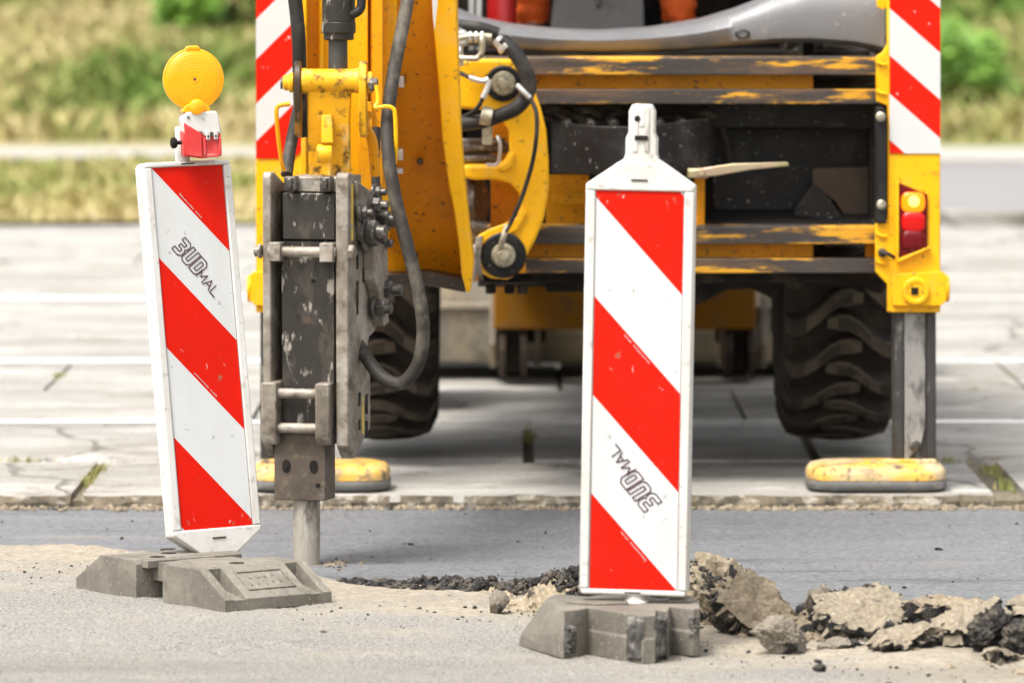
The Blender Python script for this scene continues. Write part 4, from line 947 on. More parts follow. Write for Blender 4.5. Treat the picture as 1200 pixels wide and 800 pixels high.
b = MB(); b.tube([W(441, 100, 17.14), W(443, 118, 17.13), W(440, 126, 17.12), W(452, 125, 17.12), W(460, 127, 17.12), (W(463, 135, 17.12)), W(464, 165, 17.12), W(463, 192, 17.13)], .0065, 8); part(b, 'pin_retainer', M['yellow'], lk)
b = MB(); b.tube([W(432, 130, 17.3), W(427, 145, 17.3), W(436, 165, 17.32), W(440, 206, 17.34)], .016, 8); part(b, 'link_rod', M['orange'], lk)
hose([(342, -30, 17.3), (347, 10, 17.3), (350, 45, 17.3), (351, 80, 17.32), (352, 120, 17.4), (354, 160, 17.42)], .022)
hose([(352, 118, 17.35), (345, 150, 17.33), (340, 175, 17.3), (336, 205, 17.25)], .019, 'dustyhose')
hose([(482, -30, 17.35), (476, 10, 17.3), (468, 50, 17.25), (459, 100, 17.2), (454, 145, 17.15), (456, 190, 17.1), (465, 240, 17.08), (479, 295, 17.06), (491, 345, 17.05), (496, 390, 17.05), (489, 428, 17.06), (470, 449, 17.08), (448, 442, 17.1), (430, 420, 17.13), (415, 395, 17.2)], .0205, 'dustyhose', n=16)
hose([(441, 150, 17.5), (440, 205, 17.45), (444, 245, 17.4)], .014)

# tyres
def tyre(cx, cy, cz, R0, hw, nl, label=None):
    b = MB(); k = R0 / .70; n = 72
    prof = [(-hw * .72, .36 * k), (-hw * .93, .44 * k), (-hw * 1.0, .55 * k), (-hw * .97, .63 * k), (-hw * .88, .668 * k), (-hw * .55, .690 * k), (0, .697 * k), (hw * .55, .690 * k), (hw * .88, .668 * k), (hw * .97, .63 * k), (hw * 1.0, .55 * k), (hw * .93, .44 * k), (hw * .72, .36 * k)]
    b.loft([[(cx + w, cy - r * math.cos(a), cz + r * math.sin(a)) for a in [2 * math.pi * i / n for i in range(n)]] for w, r in prof], cap=False)
    def surf(w, arc, h):
        r = float(np.interp(abs(w), [0, hw * .55, hw * .88, hw * .97, hw * 1.02], [.697 * k, .690 * k, .668 * k, .63 * k, .58 * k])) + h
        a = arc / (.69 * k); return Vector((cx + w, cy - r * math.cos(a), cz + r * math.sin(a)))
    pitch = 2 * math.pi * .69 * k / nl
    for i in range(nl):
        for sgn in (-1, 1):
            base = i * pitch + (pitch / 2 if sgn > 0 else 0)
            path = [(.30, 0.), (.12, .004), (-.08, 0.0), (-.25, -.022), (-.45, -.065), (-.65, -.10), (-.85, -.125), (-.99, -.135)]
            lps = []
            for j, (w, dz) in enumerate(path):
                ww = -sgn * -1 * w * hw if False else sgn * -w * hw
                wd = .026 if 0 < j < 5 else (.020 if j == 0 else .030); hh = .046 if j else .040
                hh = hh * (1 if j < 7 else 1.05)
                a0 = base + dz * k
                lps.append([surf(ww, a0 - wd - .012, -.012), surf(ww, a0 - wd - .003, hh - .007), surf(ww, a0 - wd + .004, hh), surf(ww, a0 + wd - .004, hh), surf(ww, a0 + wd + .003, hh - .007), surf(ww, a0 + wd + .012, -.012)])
            nf = len(b.bm.faces); b.loft(lps); b.bm.faces.ensure_lookup_table()
            for f in list(b.bm.faces)[nf:]:
                if all(((v.co.y - cy) ** 2 + (v.co.z - cz) ** 2) ** .5 > (.60 * k if abs(v.co.x - cx) > hw * .9 else .70 * k) for v in f.verts):
                    rr_ = [((v.co.y - cy) ** 2 + (v.co.z - cz) ** 2) ** .5 for v in f.verts]
                    f.material_index = 2 if len(f.verts) == 4 and .0055 < max(rr_) - min(rr_) < .0125 and max(abs(v.co.x - cx) for v in f.verts) < hw * .8 else 1
    o = part(b, 'tyre', [M['tyre'], M['lug'], M['lugedge']], angle=30)
    r = MB(); r.lathe((cx - hw * .5, cy, cz), (1, 0, 0), [(0, .1), (.0, .36 * k), (.03, .365 * k), (hw - .03, .365 * k), (hw, .36 * k), (hw, .1)], 40); part(r, 'rim', M['orange'], o)
tyre(1.158, 20.5, .790, .70, .205, 24); tyre(-.468, 20.5, .790, .70, .205, 24)
tyre(1.39, 22.75, .55, .50, .17, 20); tyre(-.51, 22.75, .55, .50, .17, 20)
b = MB(); b.cyl((-.5, 20.5, .80), (1.15, 20.5, .80), .11); b.lathe((.33, 20.5, .80), (0, 1, 0), [(-.25, .1), (-.15, .2), (.15, .2), (.25, .1)], 20); b.cyl((-.35, 22.75, .62), (1.2, 22.75, .62), .08); part(b, 'axle', M['dark'])
# loader arms, front bucket
b = MB(); b.bpx(578, 322, 886, 386, 23.7, .2); b.bpx(592, 300, 612, 322, 23.0, .8); b.bpx(855, 300, 875, 322, 23.0, .8); la = part(b, 'loader_arm', M['muddy_shaded'], bevel=.01)
for x0, x1 in ((585, 618), (850, 884)):
    b = MB(); p0, p1 = W(x0, 400, 23.8).x, W(x1, 400, 23.8).x
    b.prism([(p0, 23.72, W(0, 388, 23.75).z), (p0, 23.70, .14), (p0, 23.80, .03), (p0, 23.97, .05), (p0, 24.0, .2), (p0, 24.0, W(0, 388, 23.75).z)], (.028, 0, 0)); b.prism([(p1 - .028, 23.72, W(0, 388, 23.75).z), (p1 - .028, 23.70, .14), (p1 - .028, 23.80, .03), (p1 - .028, 23.97, .05), (p1 - .028, 24.0, .2), (p1 - .028, 24.0, W(0, 388, 23.75).z)], (.028, 0, 0))
    b.box((p0 + .0285, 23.86, .05), (p1 - .0285, 23.98, .27)); part(b, 'arm_end', M['brown'], la, bevel=.004)
b = MB(); b.box((-.62, 24.00, .30), (1.62, 24.035, .325)); part(b, 'bucket_crossbar', M['bucket'], bevel=.004)
b = MB(); bx0, bx1 = -.66, 1.66
b.prism([(bx0, 24.06, .62), (bx0, 24.02, .40), (bx0, 24.03, .20), (bx0, 24.07, .075), (bx0, 24.3, .05), (bx0, 25.1, .04), (bx0, 25.1, .06), (bx0, 24.32, .08), (bx0, 24.16, .11), (bx0, 24.10, .22), (bx0, 24.08, .40), (bx0, 24.12, .62)], (bx1 - bx0, 0, 0))
for x in (bx0, bx1 - .03): b.prism([(x, 24.05, .62), (x, 24.03, .20), (x, 24.08, .06), (x, 25.1, .035), (x, 24.8, .5)], (.03, 0, 0))
bk = part(b, 'loader_bucket', M['bucket'], bevel=.005)
b = MB()
for px in (574, 626, 842, 890):
    x = W(px, 400, 24.0).x; b.prism([(x, 23.86, .46), (x, 23.84, .16), (x, 23.92, .06), (x, 24.06, .05), (x, 24.02, .5)], (.026, 0, 0))
part(b, 'bucket_bracket', M['bucket'], bk, bevel=.004)
b = MB(); b.bpx(618, 380, 640, 402, 23.92, .06); b.bpx(838, 378, 852, 402, 23.92, .06); part(b, 'bucket_pin', M['dark'], bk, bevel=.01)

# ------------------------------------------------------------------ hydraulic breaker
S = 6700 / 17.05
bo = W(355, 600, 17.05)
BL = Vector((bo.x, 17.05, 0))
brk = thing('hydraulic_breaker', 'scuffed dark hydraulic breaker between steel side plates, hanging from the yellow arm', 'hydraulic breaker', BL, (0, 0, R(-14)))
def X(px): return (px - 355) / S / .985
def Z(py): return W(355, py, 17.05).z
def bbox(mb, x0, y0, x1, y1, d0, d1): return mb.box((X(x0), d0, Z(y1)), (X(x1), d1, Z(y0)))
side = [(0, 207), (.012, 202), (.05, 203), (.10, 210), (.16, 218), (.27, 228), (.34, 262), (.36, 310), (.35, 385), (.30, 395), (.24, 400), (.20, 416), (.20, 432), (.25, 440), (.25, 508), (.20, 515), (.09, 536), (.055, 538), (.0, 522)]
for x0, x1 in ((307, 317), (395, 410)):
    b = MB(); b.prism([(X(x0), d, Z(y)) for d, y in side], (X(x1) - X(x0), 0, 0)); pl = b.build('side_plate', M['rawsteel'], brk, bevel=.005)
    if x0 > 350:
        b = MB(); xx = X(410)
        for d, y, w, h in ((.10, 308, .012, .022), (.17, 325, .012, .022), (.10, 350, .010, .05), (.12, 470, .012, .02), (.20, 478, .014, .030), (.12, 500, .010, .016), (.20, 508, .012, .026)): b.box((xx - .004, d - w, Z(y) - h), (xx + .0015, d + w, Z(y) + h))
        b.build('plate_slot', M['dark'], pl)
        b = MB(); b.box((xx, .035, Z(282)), (xx + .0025, .05, Z(215))); b.box((xx, .15, Z(512)), (xx + .0025, .165, Z(468))); b.build('yellow_stripe', M['lime'], pl)
        b = MB(); b.prism([(xx, .16, Z(285)), (xx, .32, Z(292)), (xx, .335, Z(385)), (xx, .28, Z(388)), (xx, .22, Z(345)), (xx, .17, Z(330))], (.035, 0, 0)); b.prism([(xx, .05, Z(212)), (xx, .26, Z(232)), (xx, .30, Z(284)), (xx, .10, Z(284))], (.014, 0, 0)); b.build('reinforcement', M['rawsteel'], pl, bevel=.004)
        b = MB(); ax = (1, 0, 0)
        def bolt(d, y, r, l, big=False):
            p = Vector((xx + .012, d, Z(y))); b.lathe(p, ax, [(0, r * 1.35), (.008, r * 1.35), (.012, r * 1.1)], 20); b.lathe(p + Vector((.011, 0, 0)), ax, [(0, r), (l * .5, r), (l * .55, r * .8)], 6); b.lathe(p + Vector((.011, 0, 0)), ax, [(0, r * .6), (l, r * .6), (l + .003, r * .45)], 14)
        bolt(.20, 243, .024, .045); bolt(.26, 262, .034, .065); bolt(.14, 275, .042, .055); bolt(.08, 250, .020, .03); bolt(.23, 228, .018, .03); bolt(.30, 345, .03, .06); bolt(.24, 366, .028, .045); bolt(.30, 290, .022, .03)
        b.build('nut', M['darknut'], pl, bevel=.002)
b = MB(); bbox(b, 328, 227, 391, 281.5, .03, .30); bbox(b, 328, 283, 391, 300, .036, .30); bbox(b, 326.5, 301, 390, 512, .03, .30)
bd = b.build('breaker_body', M['body'], brk, bevel=.003)
b = MB(); 
for px, py in ((365, 330), (346, 371)): b.lathe((X(px), .0315, Z(py)), (0, -1, 0), [(-.01, .0065), (.002, .0065)], 12)
b.build('hole', M['dark'], bd)
b = MB(); bbox(b, 318, 226, 327, 512, .10, .16); bbox(b, 391.5, 226, 395, 512, .10, .16); b.build('gap_shade', M['dark'], bd)  # dark strips painting the shade in the gaps beside the body
b = MB(); bbox(b, 330, 208, 396, 226, .05, .28); b.build('top_plate', M['rawsteel'], brk, bevel=.004)
b = MB()
for x0, x1 in ((332, 347), (375, 389)): bbox(b, x0, 207, x1, 224.5, .005, .045); bbox(b, x0 + 4, 209, x1 - 4, 222, -.006, .006)
b.build('clamp_bolt', M['darknut'], brk, bevel=.005)
b = MB(); zc = Z(295)
b.lathe((X(314), .0, zc), (1, 0, 0), [(0, .0155), (X(396) - X(314), .0155)], 16)
for x0, x1 in ((317, 331), (378, 394)): bbox(b, x0, 284, x1, 306.5, -.024, .024)
b.lathe((X(306), .0, zc), (-1, 0, 0), [(0, .024), (.010, .024)], 6); b.lathe((X(303), .0, zc), (-1, 0, 0), [(0, .016), (.014, .016)], 10); b.lathe((X(411), .0, zc), (1, 0, 0), [(0, .024), (.016, .024), (.02, .018)], 6)
b.build('tie_bolt', M['rawsteel'], brk, bevel=.003)
for yy in (461, 501.5):
    b = MB(); b.lathe((X(324), -.002, Z(yy)), (1, 0, 0), [(0, .0155), (X(376) - X(324), .0155)], 16); b.build('tie_rod', M['rawsteel'], brk)
for x0, x1 in ((308, 326), (373, 390)):
    b = MB(); b.prism([(X(x0), -.03, Z(448)), (X(x0), -.03, Z(512)), (X(x0), -.015, Z(521)), (X(x0), .06, Z(521)), (X(x0), .10, Z(508)), (X(x0), .10, Z(447))], (X(x1) - X(x0), 0, 0)); b.build('guard_lug', M['rawsteel'], brk, bevel=.005)
b = MB(); bbox(b, 318, 508, 380, 587, .02, .13); fb_ = b.build('front_head', M['rustblock'], brk, bevel=.003)
b = MB()
for px in (333, 366):
    P = [(X(px) + .013 * math.cos(t), .018, Z(547) + .020 * math.copysign(abs(math.sin(t)) ** .8, math.sin(t))) for t in [2 * math.pi * i / 20 for i in range(20)]]
    b.prism(P, (0, .004, 0))
b.lathe((X(371), .022, Z(569)), (0, -1, 0), [(0, .0075), (.0035, .0075)], 12); b.build('pin_hole', M['dark'], fb_)
b = MB(); b.lathe((X(351), .075, Z(586)), (0, 0, -1), [(0, .041), (.19, .040), (.24, .038), (.30, .010)], 28); b.build('chisel', M['chisel'], brk)

# ------------------------------------------------------------------ operator
def skin_mesh(chains, name, m, parent, sub=2):
    me = bpy.data.meshes.new(name); V = []; E = []; Rr = []; idx = {}
    for ch in chains:
        prev = None
        for (key, p, r) in ch:
            if key not in idx: idx[key] = len(V); V.append(p); Rr.append(r)
            if prev is not None: E.append((prev, idx[key]))
            prev = idx[key]
    me.from_pydata(V, E, []); o = bpy.data.objects.new(name, me); COL.objects.link(o)
    md = o.modifiers.new('skin', 'SKIN'); o.modifiers.new('sub', 'SUBSURF').levels = sub
    o.modifiers['sub'].render_levels = sub
    for i, sv in enumerate(me.skin_vertices[0].data): sv.radius = (Rr[i], Rr[i]); sv.use_root = (i == 0)
    me.materials.append(m); o.parent = parent
    bpy.context.view_layer.update()
    dg = bpy.context.evaluated_depsgraph_get(); me2 = bpy.data.meshes.new_from_object(o.evaluated_get(dg))
    o.modifiers.clear(); o.data = me2; me2.polygons.foreach_set('use_smooth', [True] * len(me2.polygons))
    if not me2.materials: me2.materials.append(m)
    if name in ('trousers', 'jacket'):
        for v in me2.vertices:
            v.co += v.normal * (.014 * mnoise.noise(Vector((v.co.x * 9, v.co.y * 9, v.co.z * 26))) + .006 * mnoise.noise(Vector((v.co.x * 25, v.co.y * 25, v.co.z * 60))))
    return o
PC = Vector((.34, 21.2, 1.43))
per = thing('person', 'person in orange work trousers seated in the cab, only the lower legs in view', 'person', PC)
def pt(x, y, z): return (x, y, z)
xl, xr = -.263, .262
ch = [[('pel', (0, 0, .52), .14), ('sp', (0, .02, .72), .14), ('ch', (0, .03, .95), .15), ('nk', (0, .01, 1.12), .06), ('hd', (0, -.02, 1.22), .085), ('hd2', (0, -.02, 1.32), .095), ('tp', (0, -.01, 1.40), .06)]]
for sgn, xx in ((-1, xl), (1, xr)):
    ch.append([('pel', 0, 0), (f'hip{sgn}', (sgn * .11, -.04, .52), .10), (f'kn{sgn}', (xx * .92, -.44, .54), .066), (f'sn{sgn}', (xx * .98, -.44, .30), .05), (f'an{sgn}', (xx, -.44, .10), .036), (f'toe{sgn}', (xx * 1.05, -.62, .045), .038)])
    ch.append([('ch', 0, 0), (f'sh{sgn}', (sgn * .19, .02, 1.02), .065), (f'el{sgn}', (sgn * .27, -.10, .76), .046), (f'wr{sgn}', (sgn * .2, -.36, .80), .030), (f'pa{sgn}', (sgn * .19, -.43, .82), .034)])
    for q in range(4): ch.append([(f'pa{sgn}', 0, 0), (f'f{sgn}{q}', (sgn * (.16 + .02 * q), -.48, .82), .009), (f'g{sgn}{q}', (sgn * (.16 + .02 * q), -.50, .79), .008)])
    ch.append([(f'pa{sgn}', 0, 0), (f't{sgn}', (sgn * .14, -.44, .80), .009)])
bd_ = skin_mesh(ch, 'body', M['skin'], per)
ch = [[('pel', (0, 0, .52), .165), ('sp', (0, .02, .70), .155)]]
for sgn, xx in ((-1, xl), (1, xr)):
    ch.append([('pel', 0, 0), (f'hip{sgn}', (sgn * .11, -.04, .52), .12), (f'kn{sgn}', (xx * .90, -.44, .545), .085), (f'ca{sgn}', (xx * .97, -.43, .34), .074), (f'cb{sgn}', (xx, -.435, .19), .068), (f'hm{sgn}', (xx * 1.015, -.44, .055), .072)])
skin_mesh(ch, 'trousers', M['orangecloth'], per, 3)
for sgn, xx in ((-1, xl), (1, xr)):
    b = MB(); b.lathe((xx * .985, -.433, .222), (-.0 * sgn, 0, 1), [(0, .0725), (.004, .0735), (.046, .0735), (.05, .0725)], 20); b.build('reflective_band', M['refl'], per)
ch = [[('a', (0, .02, .66), .165), ('b', (0, .03, .95), .175), ('c', (0, .01, 1.08), .08)]]
for sgn in (-1, 1): ch.append([('b', 0, 0), (f's{sgn}', (sgn * .19, .02, 1.02), .085), (f'e{sgn}', (sgn * .27, -.10, .76), .062), (f'w{sgn}', (sgn * .205, -.34, .80), .045)])
skin_mesh(ch, 'jacket', M['orangecloth'], per)
for sgn, xx in ((-1, xl), (1, xr)): skin_mesh([[('a', (xx, -.435, .13), .060), ('a2', (xx, -.437, .10), .062), ('b', (xx, -.45, .07), .060), ('c', (xx * 1.05, -.58, .05), .052), ('d', (xx * 1.06, -.66, .045), .04)]], 'boot', M['boot'], per)
b = MB(); b.lathe((0, -.015, 1.34), (0, 0, 1), [(-.01, .135), (0, .125), (.05, .115), (.1, .07), (.115, .01)], 24); b.build('helmet', M['panelwhite'], per)
# fire extinguisher beside him
fe = thing('fire_extinguisher', 'dark red fire extinguisher in the cab left of the operator', 'fire extinguisher', (W(588, 10, 20.6).x, 20.6, 1.43))
b = MB(); b.lathe((0, 0, .02), (0, 0, 1), [(0, .045), (.01, .053), (.36, .053), (.40, .03), (.42, .018)], 24); b.build('cylinder', M['extred'], fe)
b = MB(); b.box((-.02, -.02, .44), (.02, .02, .47)); b.box((-.01, -.09, .47), (.01, .02, .485)); b.tube([(.02, 0, .45), (.07, 0, .40), (.065, 0, .25)], .009, 8); b.build('valve', M['dark'], fe)

# ------------------------------------------------------------------ broken asphalt
def chunk_mat(name, tan, dark, lo, hi, sc):
    m, nt, b = nodes_of(name); tc = N(nt, 'ShaderNodeTexCoord'); v = tc.outputs['Object']
    c = mix(nt, ramp(nt, tex(nt, v, 9, 6, .7), .35, .65), tuple(x * .78 for x in tan), tuple(min(1, x * 1.18) for x in tan))
    vo = N(nt, 'ShaderNodeTexVoronoi', Scale=75.); nt.links.new(v, vo.inputs['Vector'])
    c = mix(nt, ramp(nt, vo.outputs['Distance'], .25, .6, 0, .35), c, (.10, .085, .065))
    c = mix(nt, ramp(nt, tex(nt, v, 70, 4, .7), .60, .68, 0, .7), c, (.50, .47, .40))
    c = mix(nt, ramp(nt, tex(nt, v, sc, 8, .72), lo, hi), c, dark)
    nt.links.new(c, b.inputs['Base Color']); b.inputs['Roughness'].default_value = .85; b.inputs['Specular IOR Level'].default_value = .3
    bn = N(nt, 'ShaderNodeBump'); bn.inputs['Strength'].default_value = .8; bn.inputs['Distance'].default_value = .012
    nt.links.new(tex(nt, v, 50, 7, .75), bn.inputs['Height']); nt.links.new(bn.outputs[0], b.inputs['Normal'])
    return m
CM = {'tan': chunk_mat('tan_broken_asphalt', (.345, .275, .185), (.03, .027, .025), .575, .62, 6),
      'grey': chunk_mat('grey_broken_asphalt', (.27, .235, .185), (.026, .025, .025), .53, .59, 7),
      'black': chunk_mat('black_bitumen', (.14, .12, .095), (.022, .021, .021), .40, .52, 14),
      'pale': chunk_mat('pale_broken_asphalt', (.34, .285, .205), (.03, .026, .024), .545, .60, 8)}
def rock_verts(size, seed, sub=4, planes=10, rough=.05):
    bm = bmesh.new(); bmesh.ops.create_icosphere(bm, subdivisions=sub, radius=1); rg = random.Random(seed)
    pls = []
    for k in range(planes):
        n = Vector((rg.gauss(0, 1), rg.gauss(0, 1), rg.gauss(0, .8))).normalized(); pls.append((n, rg.uniform(.52, .86)))
    off = Vector((seed * 3.1, seed * 1.7, seed))
    for v in bm.verts:
        d = v.co.normalized(); s_ = 1.
        for n, h in pls:
            q = n.dot(d)
            if q > 0: s_ = min(s_, h / q)
        s_ *= 1 + rough * 1.3 * mnoise.noise(d * 2.6 + off) + rough * mnoise.noise(d * 7 + off) + rough * .6 * mnoise.noise(d * 17 + off)
        v.co = Vector((d.x * s_ * size[0], d.y * s_ * size[1], d.z * s_ * size[2]))
    return bm
def chunk(px, py, size, seed, m, label, rot=(0, 0, 0), sub=5, planes=10, rough=.05, sink=.25, z=0., group='lumps of broken asphalt', at=None):
    p = G(px, py, z)
    if at is not None: p = W(px, py, at); z = p.z; sink = .5
    bm = rock_verts(size, seed, sub, planes, rough)
    rm = Matrix.Rotation(rot[2], 3, 'Z') @ Matrix.Rotation(rot[1], 3, 'Y') @ Matrix.Rotation(rot[0], 3, 'X')
    bmesh.ops.rotate(bm, matrix=rm, verts=bm.verts)
    zm = min(v.co.z for v in bm.verts); zM = max(v.co.z for v in bm.verts); dz = -zm - sink * (zM - zm)
    for v in bm.verts: v.co.z += dz
    me = bpy.data.meshes.new('asphalt_chunk'); bm.to_mesh(me); bm.free()
    me.polygons.foreach_set('use_smooth', [True] * len(me.polygons)); me.set_sharp_from_angle(angle=R(32))
    o = bpy.data.objects.new('asphalt_chunk', me); COL.objects.link(o); o.location = (p.x, p.y, z); me.materials.append(CM[m])
    return tag(o, label, 'asphalt chunk', group)
def heap(x, y):
    """height of the broken ground where the cut edge has been torn up"""
    h = 0.
    for cx, cy, sx, sy, a in ((.50, 15.30, .10, .13, .155), (.40, 15.42, .12, .10, .06), (.80, 14.96, .10, .12, .085), (1.0, 14.86, .16, .14, .075), (1.22, 14.72, .16, .13, .070), (1.45, 14.58, .2, .14, .075), (1.8, 14.4, .25, .14, .06), (.24, 15.58, .11, .11, .085), (.10, 15.66, .10, .11, .072), (-.03, 15.86, .10, .09, .045), (-.2, 16.06, .16, .05, .024)):
        h += a * math.exp(-((x - cx) / sx) ** 2 - ((y - cy) / sy) ** 2)
    if h > .004:
        k = min(1, h / .04)
        c = mnoise.cell(Vector((x * 22, y * 22, 3))); c2 = mnoise.cell(Vector((x * 48 + 5, y * 48, 9)))
        h += k * (.022 * mnoise.noise(Vector((x * 14, y * 14, 1))) + .012 * mnoise.noise(Vector((x * 40, y * 40, 2))) + .010 * (c - .5) + .006 * (c2 - .5))
    return h
def build_heap():
    xs = np.arange(-.5, 2.2, .011); V = []; Fc = []; n = 64
    for x in xs:
        e = edgeY(x)
        for j in range(n):
            y = e + .42 - .90 * j / (n - 1); h = heap(x, y); V.append((x, y, h - .052 if h < .01 else h - .010))
    for i in range(len(xs) - 1):
        for j in range(n - 1):
            q = (i * n + j, i * n + j + 1, (i + 1) * n + j + 1, (i + 1) * n + j)
            if max(V[k][2] for k in q) > -.05: Fc.append(q)
    me = bpy.data.meshes.new('rubble_heap'); me.from_pydata(V, [], Fc); me.update(); me.materials.append(CM['heap'])
    bm = bmesh.new(); bm.from_mesh(me); bmesh.ops.recalc_face_normals(bm, faces=bm.faces)
    if sum(f.normal.z for f in bm.faces) < 0: bmesh.ops.reverse_faces(bm, faces=bm.faces)
    bmesh.ops.delete(bm, geom=[v for v in bm.verts if not v.link_faces], context='VERTS')
    bm.to_mesh(me); bm.free()
    me.polygons.foreach_set('use_smooth', [True] * len(me.polygons)); me.set_sharp_from_angle(angle=R(28))
    o = bpy.data.objects.new('rubble_heap', me); COL.objects.link(o); tag(o, 'heap of torn up sandy asphalt along the cut edge', 'rubble', kind='stuff')
CM['heap'] = chunk_mat('sandy_rubble', (.37, .30, .205), (.032, .029, .027), .555, .60, 7)
CM['fracture'] = chunk_mat('fractured_bitumen', (.12, .10, .08), (.020, .019, .019), .40, .50, 16)
build_heap()
def slab(px, py, Y, size, th, m, label, seed, tilt=(0, 0, 0), sides=7, group='broken slabs of asphalt', blackside=.75):
    """broken road slab: angular ragged outline, dusty top, fractured dark edges; centre seen at (px, py), at distance Y"""
    rg = random.Random(seed); corners = []
    for k in range(sides):
        a = 2 * math.pi * (k + rg.uniform(-.3, .3)) / sides; f = rg.uniform(.78, 1.12); corners.append(Vector((math.cos(a) * size[0] * f, math.sin(a) * size[1] * f, 0)))
    ring = []
    for i in range(sides):
        a, b = corners[i], corners[(i + 1) % sides]; n = max(2, int((b - a).length / .009))
        for k in range(n): ring.append(a.lerp(b, k / n))
    b = MB(); loops = []; nr = len(ring); off = Vector((seed * 1.3, seed * .7, 0))
    for f, z in ((.90, 0), (.97, .12), (1.0, .32), (1.01, .55), (.995, .78), (.97, .93), (.93, 1.0), (.84, 1.02), (.72, 1.03), (.58, 1.03), (.44, 1.03), (.3, 1.03), (.16, 1.03), (.03, 1.03)):
        lp = []
        for q in ring:
            o = off + Vector((0, 0, z * 3.)); p = Vector((q.x * f, q.y * f, z * th))
            if f > .92:
                d = q.normalized(); p += d * (.022 * mnoise.noise(q * 22 + o) + .012 * (mnoise.cell(q * 55 + o) - .5) + .008 * mnoise.noise(q * 80 + o))
            if z > .5: p.z += (.018 * mnoise.noise(Vector((p.x * 13, p.y * 13, seed))) + .011 * mnoise.noise(Vector((p.x * 38, p.y * 38, seed))) + .006 * mnoise.noise(Vector((p.x * 90, p.y * 90, seed))))
            lp.append(p)
        loops.append(lp)
    b.loft(loops)
    bmesh.ops.recalc_face_normals(b.bm, faces=b.bm.faces)
    for f in b.bm.faces:
        if f.normal.z < .55 and mnoise.noise(f.calc_center_median() * 9 + off) < blackside - .4: f.material_index = 1
    o = b.build('asphalt_slab', [CM[m], CM['fracture']], None, angle=30); o.location = W(px, py, Y); o.rotation_euler = [R(x) for x in tilt]
    return tag(o, label, 'asphalt slab', group)
slab(874, 724, 15.02, (.118, .115), .085, 'tan', 'large tan slab of broken asphalt standing steeply beside the chipped base block', 21, (52, 6, 12), sides=6, blackside=.95)
chunk(850, 700, (.08, .06, .06), 71, 'heap', 'tan gravelly chunk on the shoulder of the large steep slab', (0, .3, 0), planes=8, rough=.16, at=15.12)
chunk(835, 722, (.115, .10, .110), 33, 'heap', 'gravelly lump of broken asphalt rising behind the large steep slab', (0, .1, 0), sink=.25, planes=8, rough=.17)
chunk(918, 766, (.088, .07, .058), 14, 'grey', 'grey wedge of asphalt in front of the large steep slab', (0, .3, .5), sink=.10, planes=12, rough=.11)
chunk(962, 742, (.048, .05, .055), 41, 'black', 'black lump in the gap between the steep slab and the tilted pale slab', sink=.0, rough=.16)
chunk(838, 690, (.045, .04, .035), 44, 'black', 'black ragged lump lying on the back of the gravelly lump', at=15.10, rough=.16, planes=7)
slab(1010, 735, 14.83, (.15, .13), .07, 'pale', 'large pale slab tilted towards the viewer in the middle of the rubble', 3, (28, -8, 20))
slab(965, 712, 14.95, (.05, .06), .04, 'grey', 'small dark slab standing on edge behind the large pale slab', 23, (60, 12, -20), blackside=1.1)
slab(1062, 765, 14.55, (.115, .065), .055, 'pale', 'narrow pale slab with a black underside in front of the large pale slab', 5, (14, -10, 14))
slab(1135, 752, 14.62, (.12, .10), .075, 'pale', 'pale slab with a thick black edge under the round bitumen lump', 8, (22, -14, -6), blackside=1.0)
slab(1120, 728, 14.80, (.16, .07), .05, 'heap', 'sandy slab at the back of the rubble behind the round bitumen lump', 28, (12, 3, 0))
slab(1222, 735, 14.62, (.12, .09), .06, 'pale', 'pale ragged slab running out of the photo behind the cut off bitumen lump', 47, (20, -6, 10))
slab(1180, 778, 14.40, (.08, .05), .035, 'pale', 'small pale slab in the front corner of the rubble', 15, (12, 10, 30))
slab(980, 765, 14.62, (.075, .045), .03, 'grey', 'thin grey slab lying flat before the black gap', 19, (6, 5, 10))
chunk(1164, 738, (.066, .06, .062), 51, 'black', 'round black bitumen lump on top of the rubble', at=14.49, rough=.2, planes=7)
chunk(1200, 752, (.058, .055, .055), 53, 'black', 'black bitumen lump cut off by the border of the photo', at=14.44, rough=.18, planes=7)
chunk(1042, 732, (.017, .017, .015), 55, 'black', 'black pebble of asphalt on the large pale slab', at=14.72, sub=3, rough=.14)
chunk(583, 718, (.036, .03, .036), 61, 'grey', 'small pale grey block at the crumbled edge', (0, .1, .5), sink=.12, planes=6, rough=.04, sub=4)
chunk(962, 786, (.022, .02, .011), 62, 'black', 'small flat black lump lying on the sand in front of the rubble', sink=.1, sub=3, rough=.14)
slab(745, 700, 15.18, (.15, .07), .035, 'pale', 'sand coloured slab of asphalt behind the chipped base block', 31, (10, -6, 8))

rg = random.Random(77)
for k in range(46):
    x = rg.uniform(.66, 1.62); y = edgeY(x) + rg.gauss(-.04, .12); r = rg.uniform(.012, .034)
    mm = rg.choice(('black', 'black', 'grey', 'heap', 'tan')); bm = rock_verts((r * rg.uniform(.8, 1.4), r, r * rg.uniform(.55, .95)), 200 + k, 3, 9, .13)
    me = bpy.data.meshes.new('asphalt_chunk'); bm.to_mesh(me); bm.free(); me.polygons.foreach_set('use_smooth', [True] * len(me.polygons)); me.set_sharp_from_angle(angle=R(32))
    o = bpy.data.objects.new('asphalt_chunk', me); COL.objects.link(o); me.materials.append(CM[mm]); h = heap(x, y)
    o.location = (x, y, (h - .01 if h > .01 else (-.045 if y > edgeY(x) else 0)) + r * .25); o.rotation_euler = (rg.uniform(-.5, .5), rg.uniform(-.5, .5), rg.uniform(0, 6))
    tag(o, 'fist sized lump of broken asphalt, one of many strewn among the slabs', 'asphalt chunk', 'fist sized asphalt lumps among the slabs')

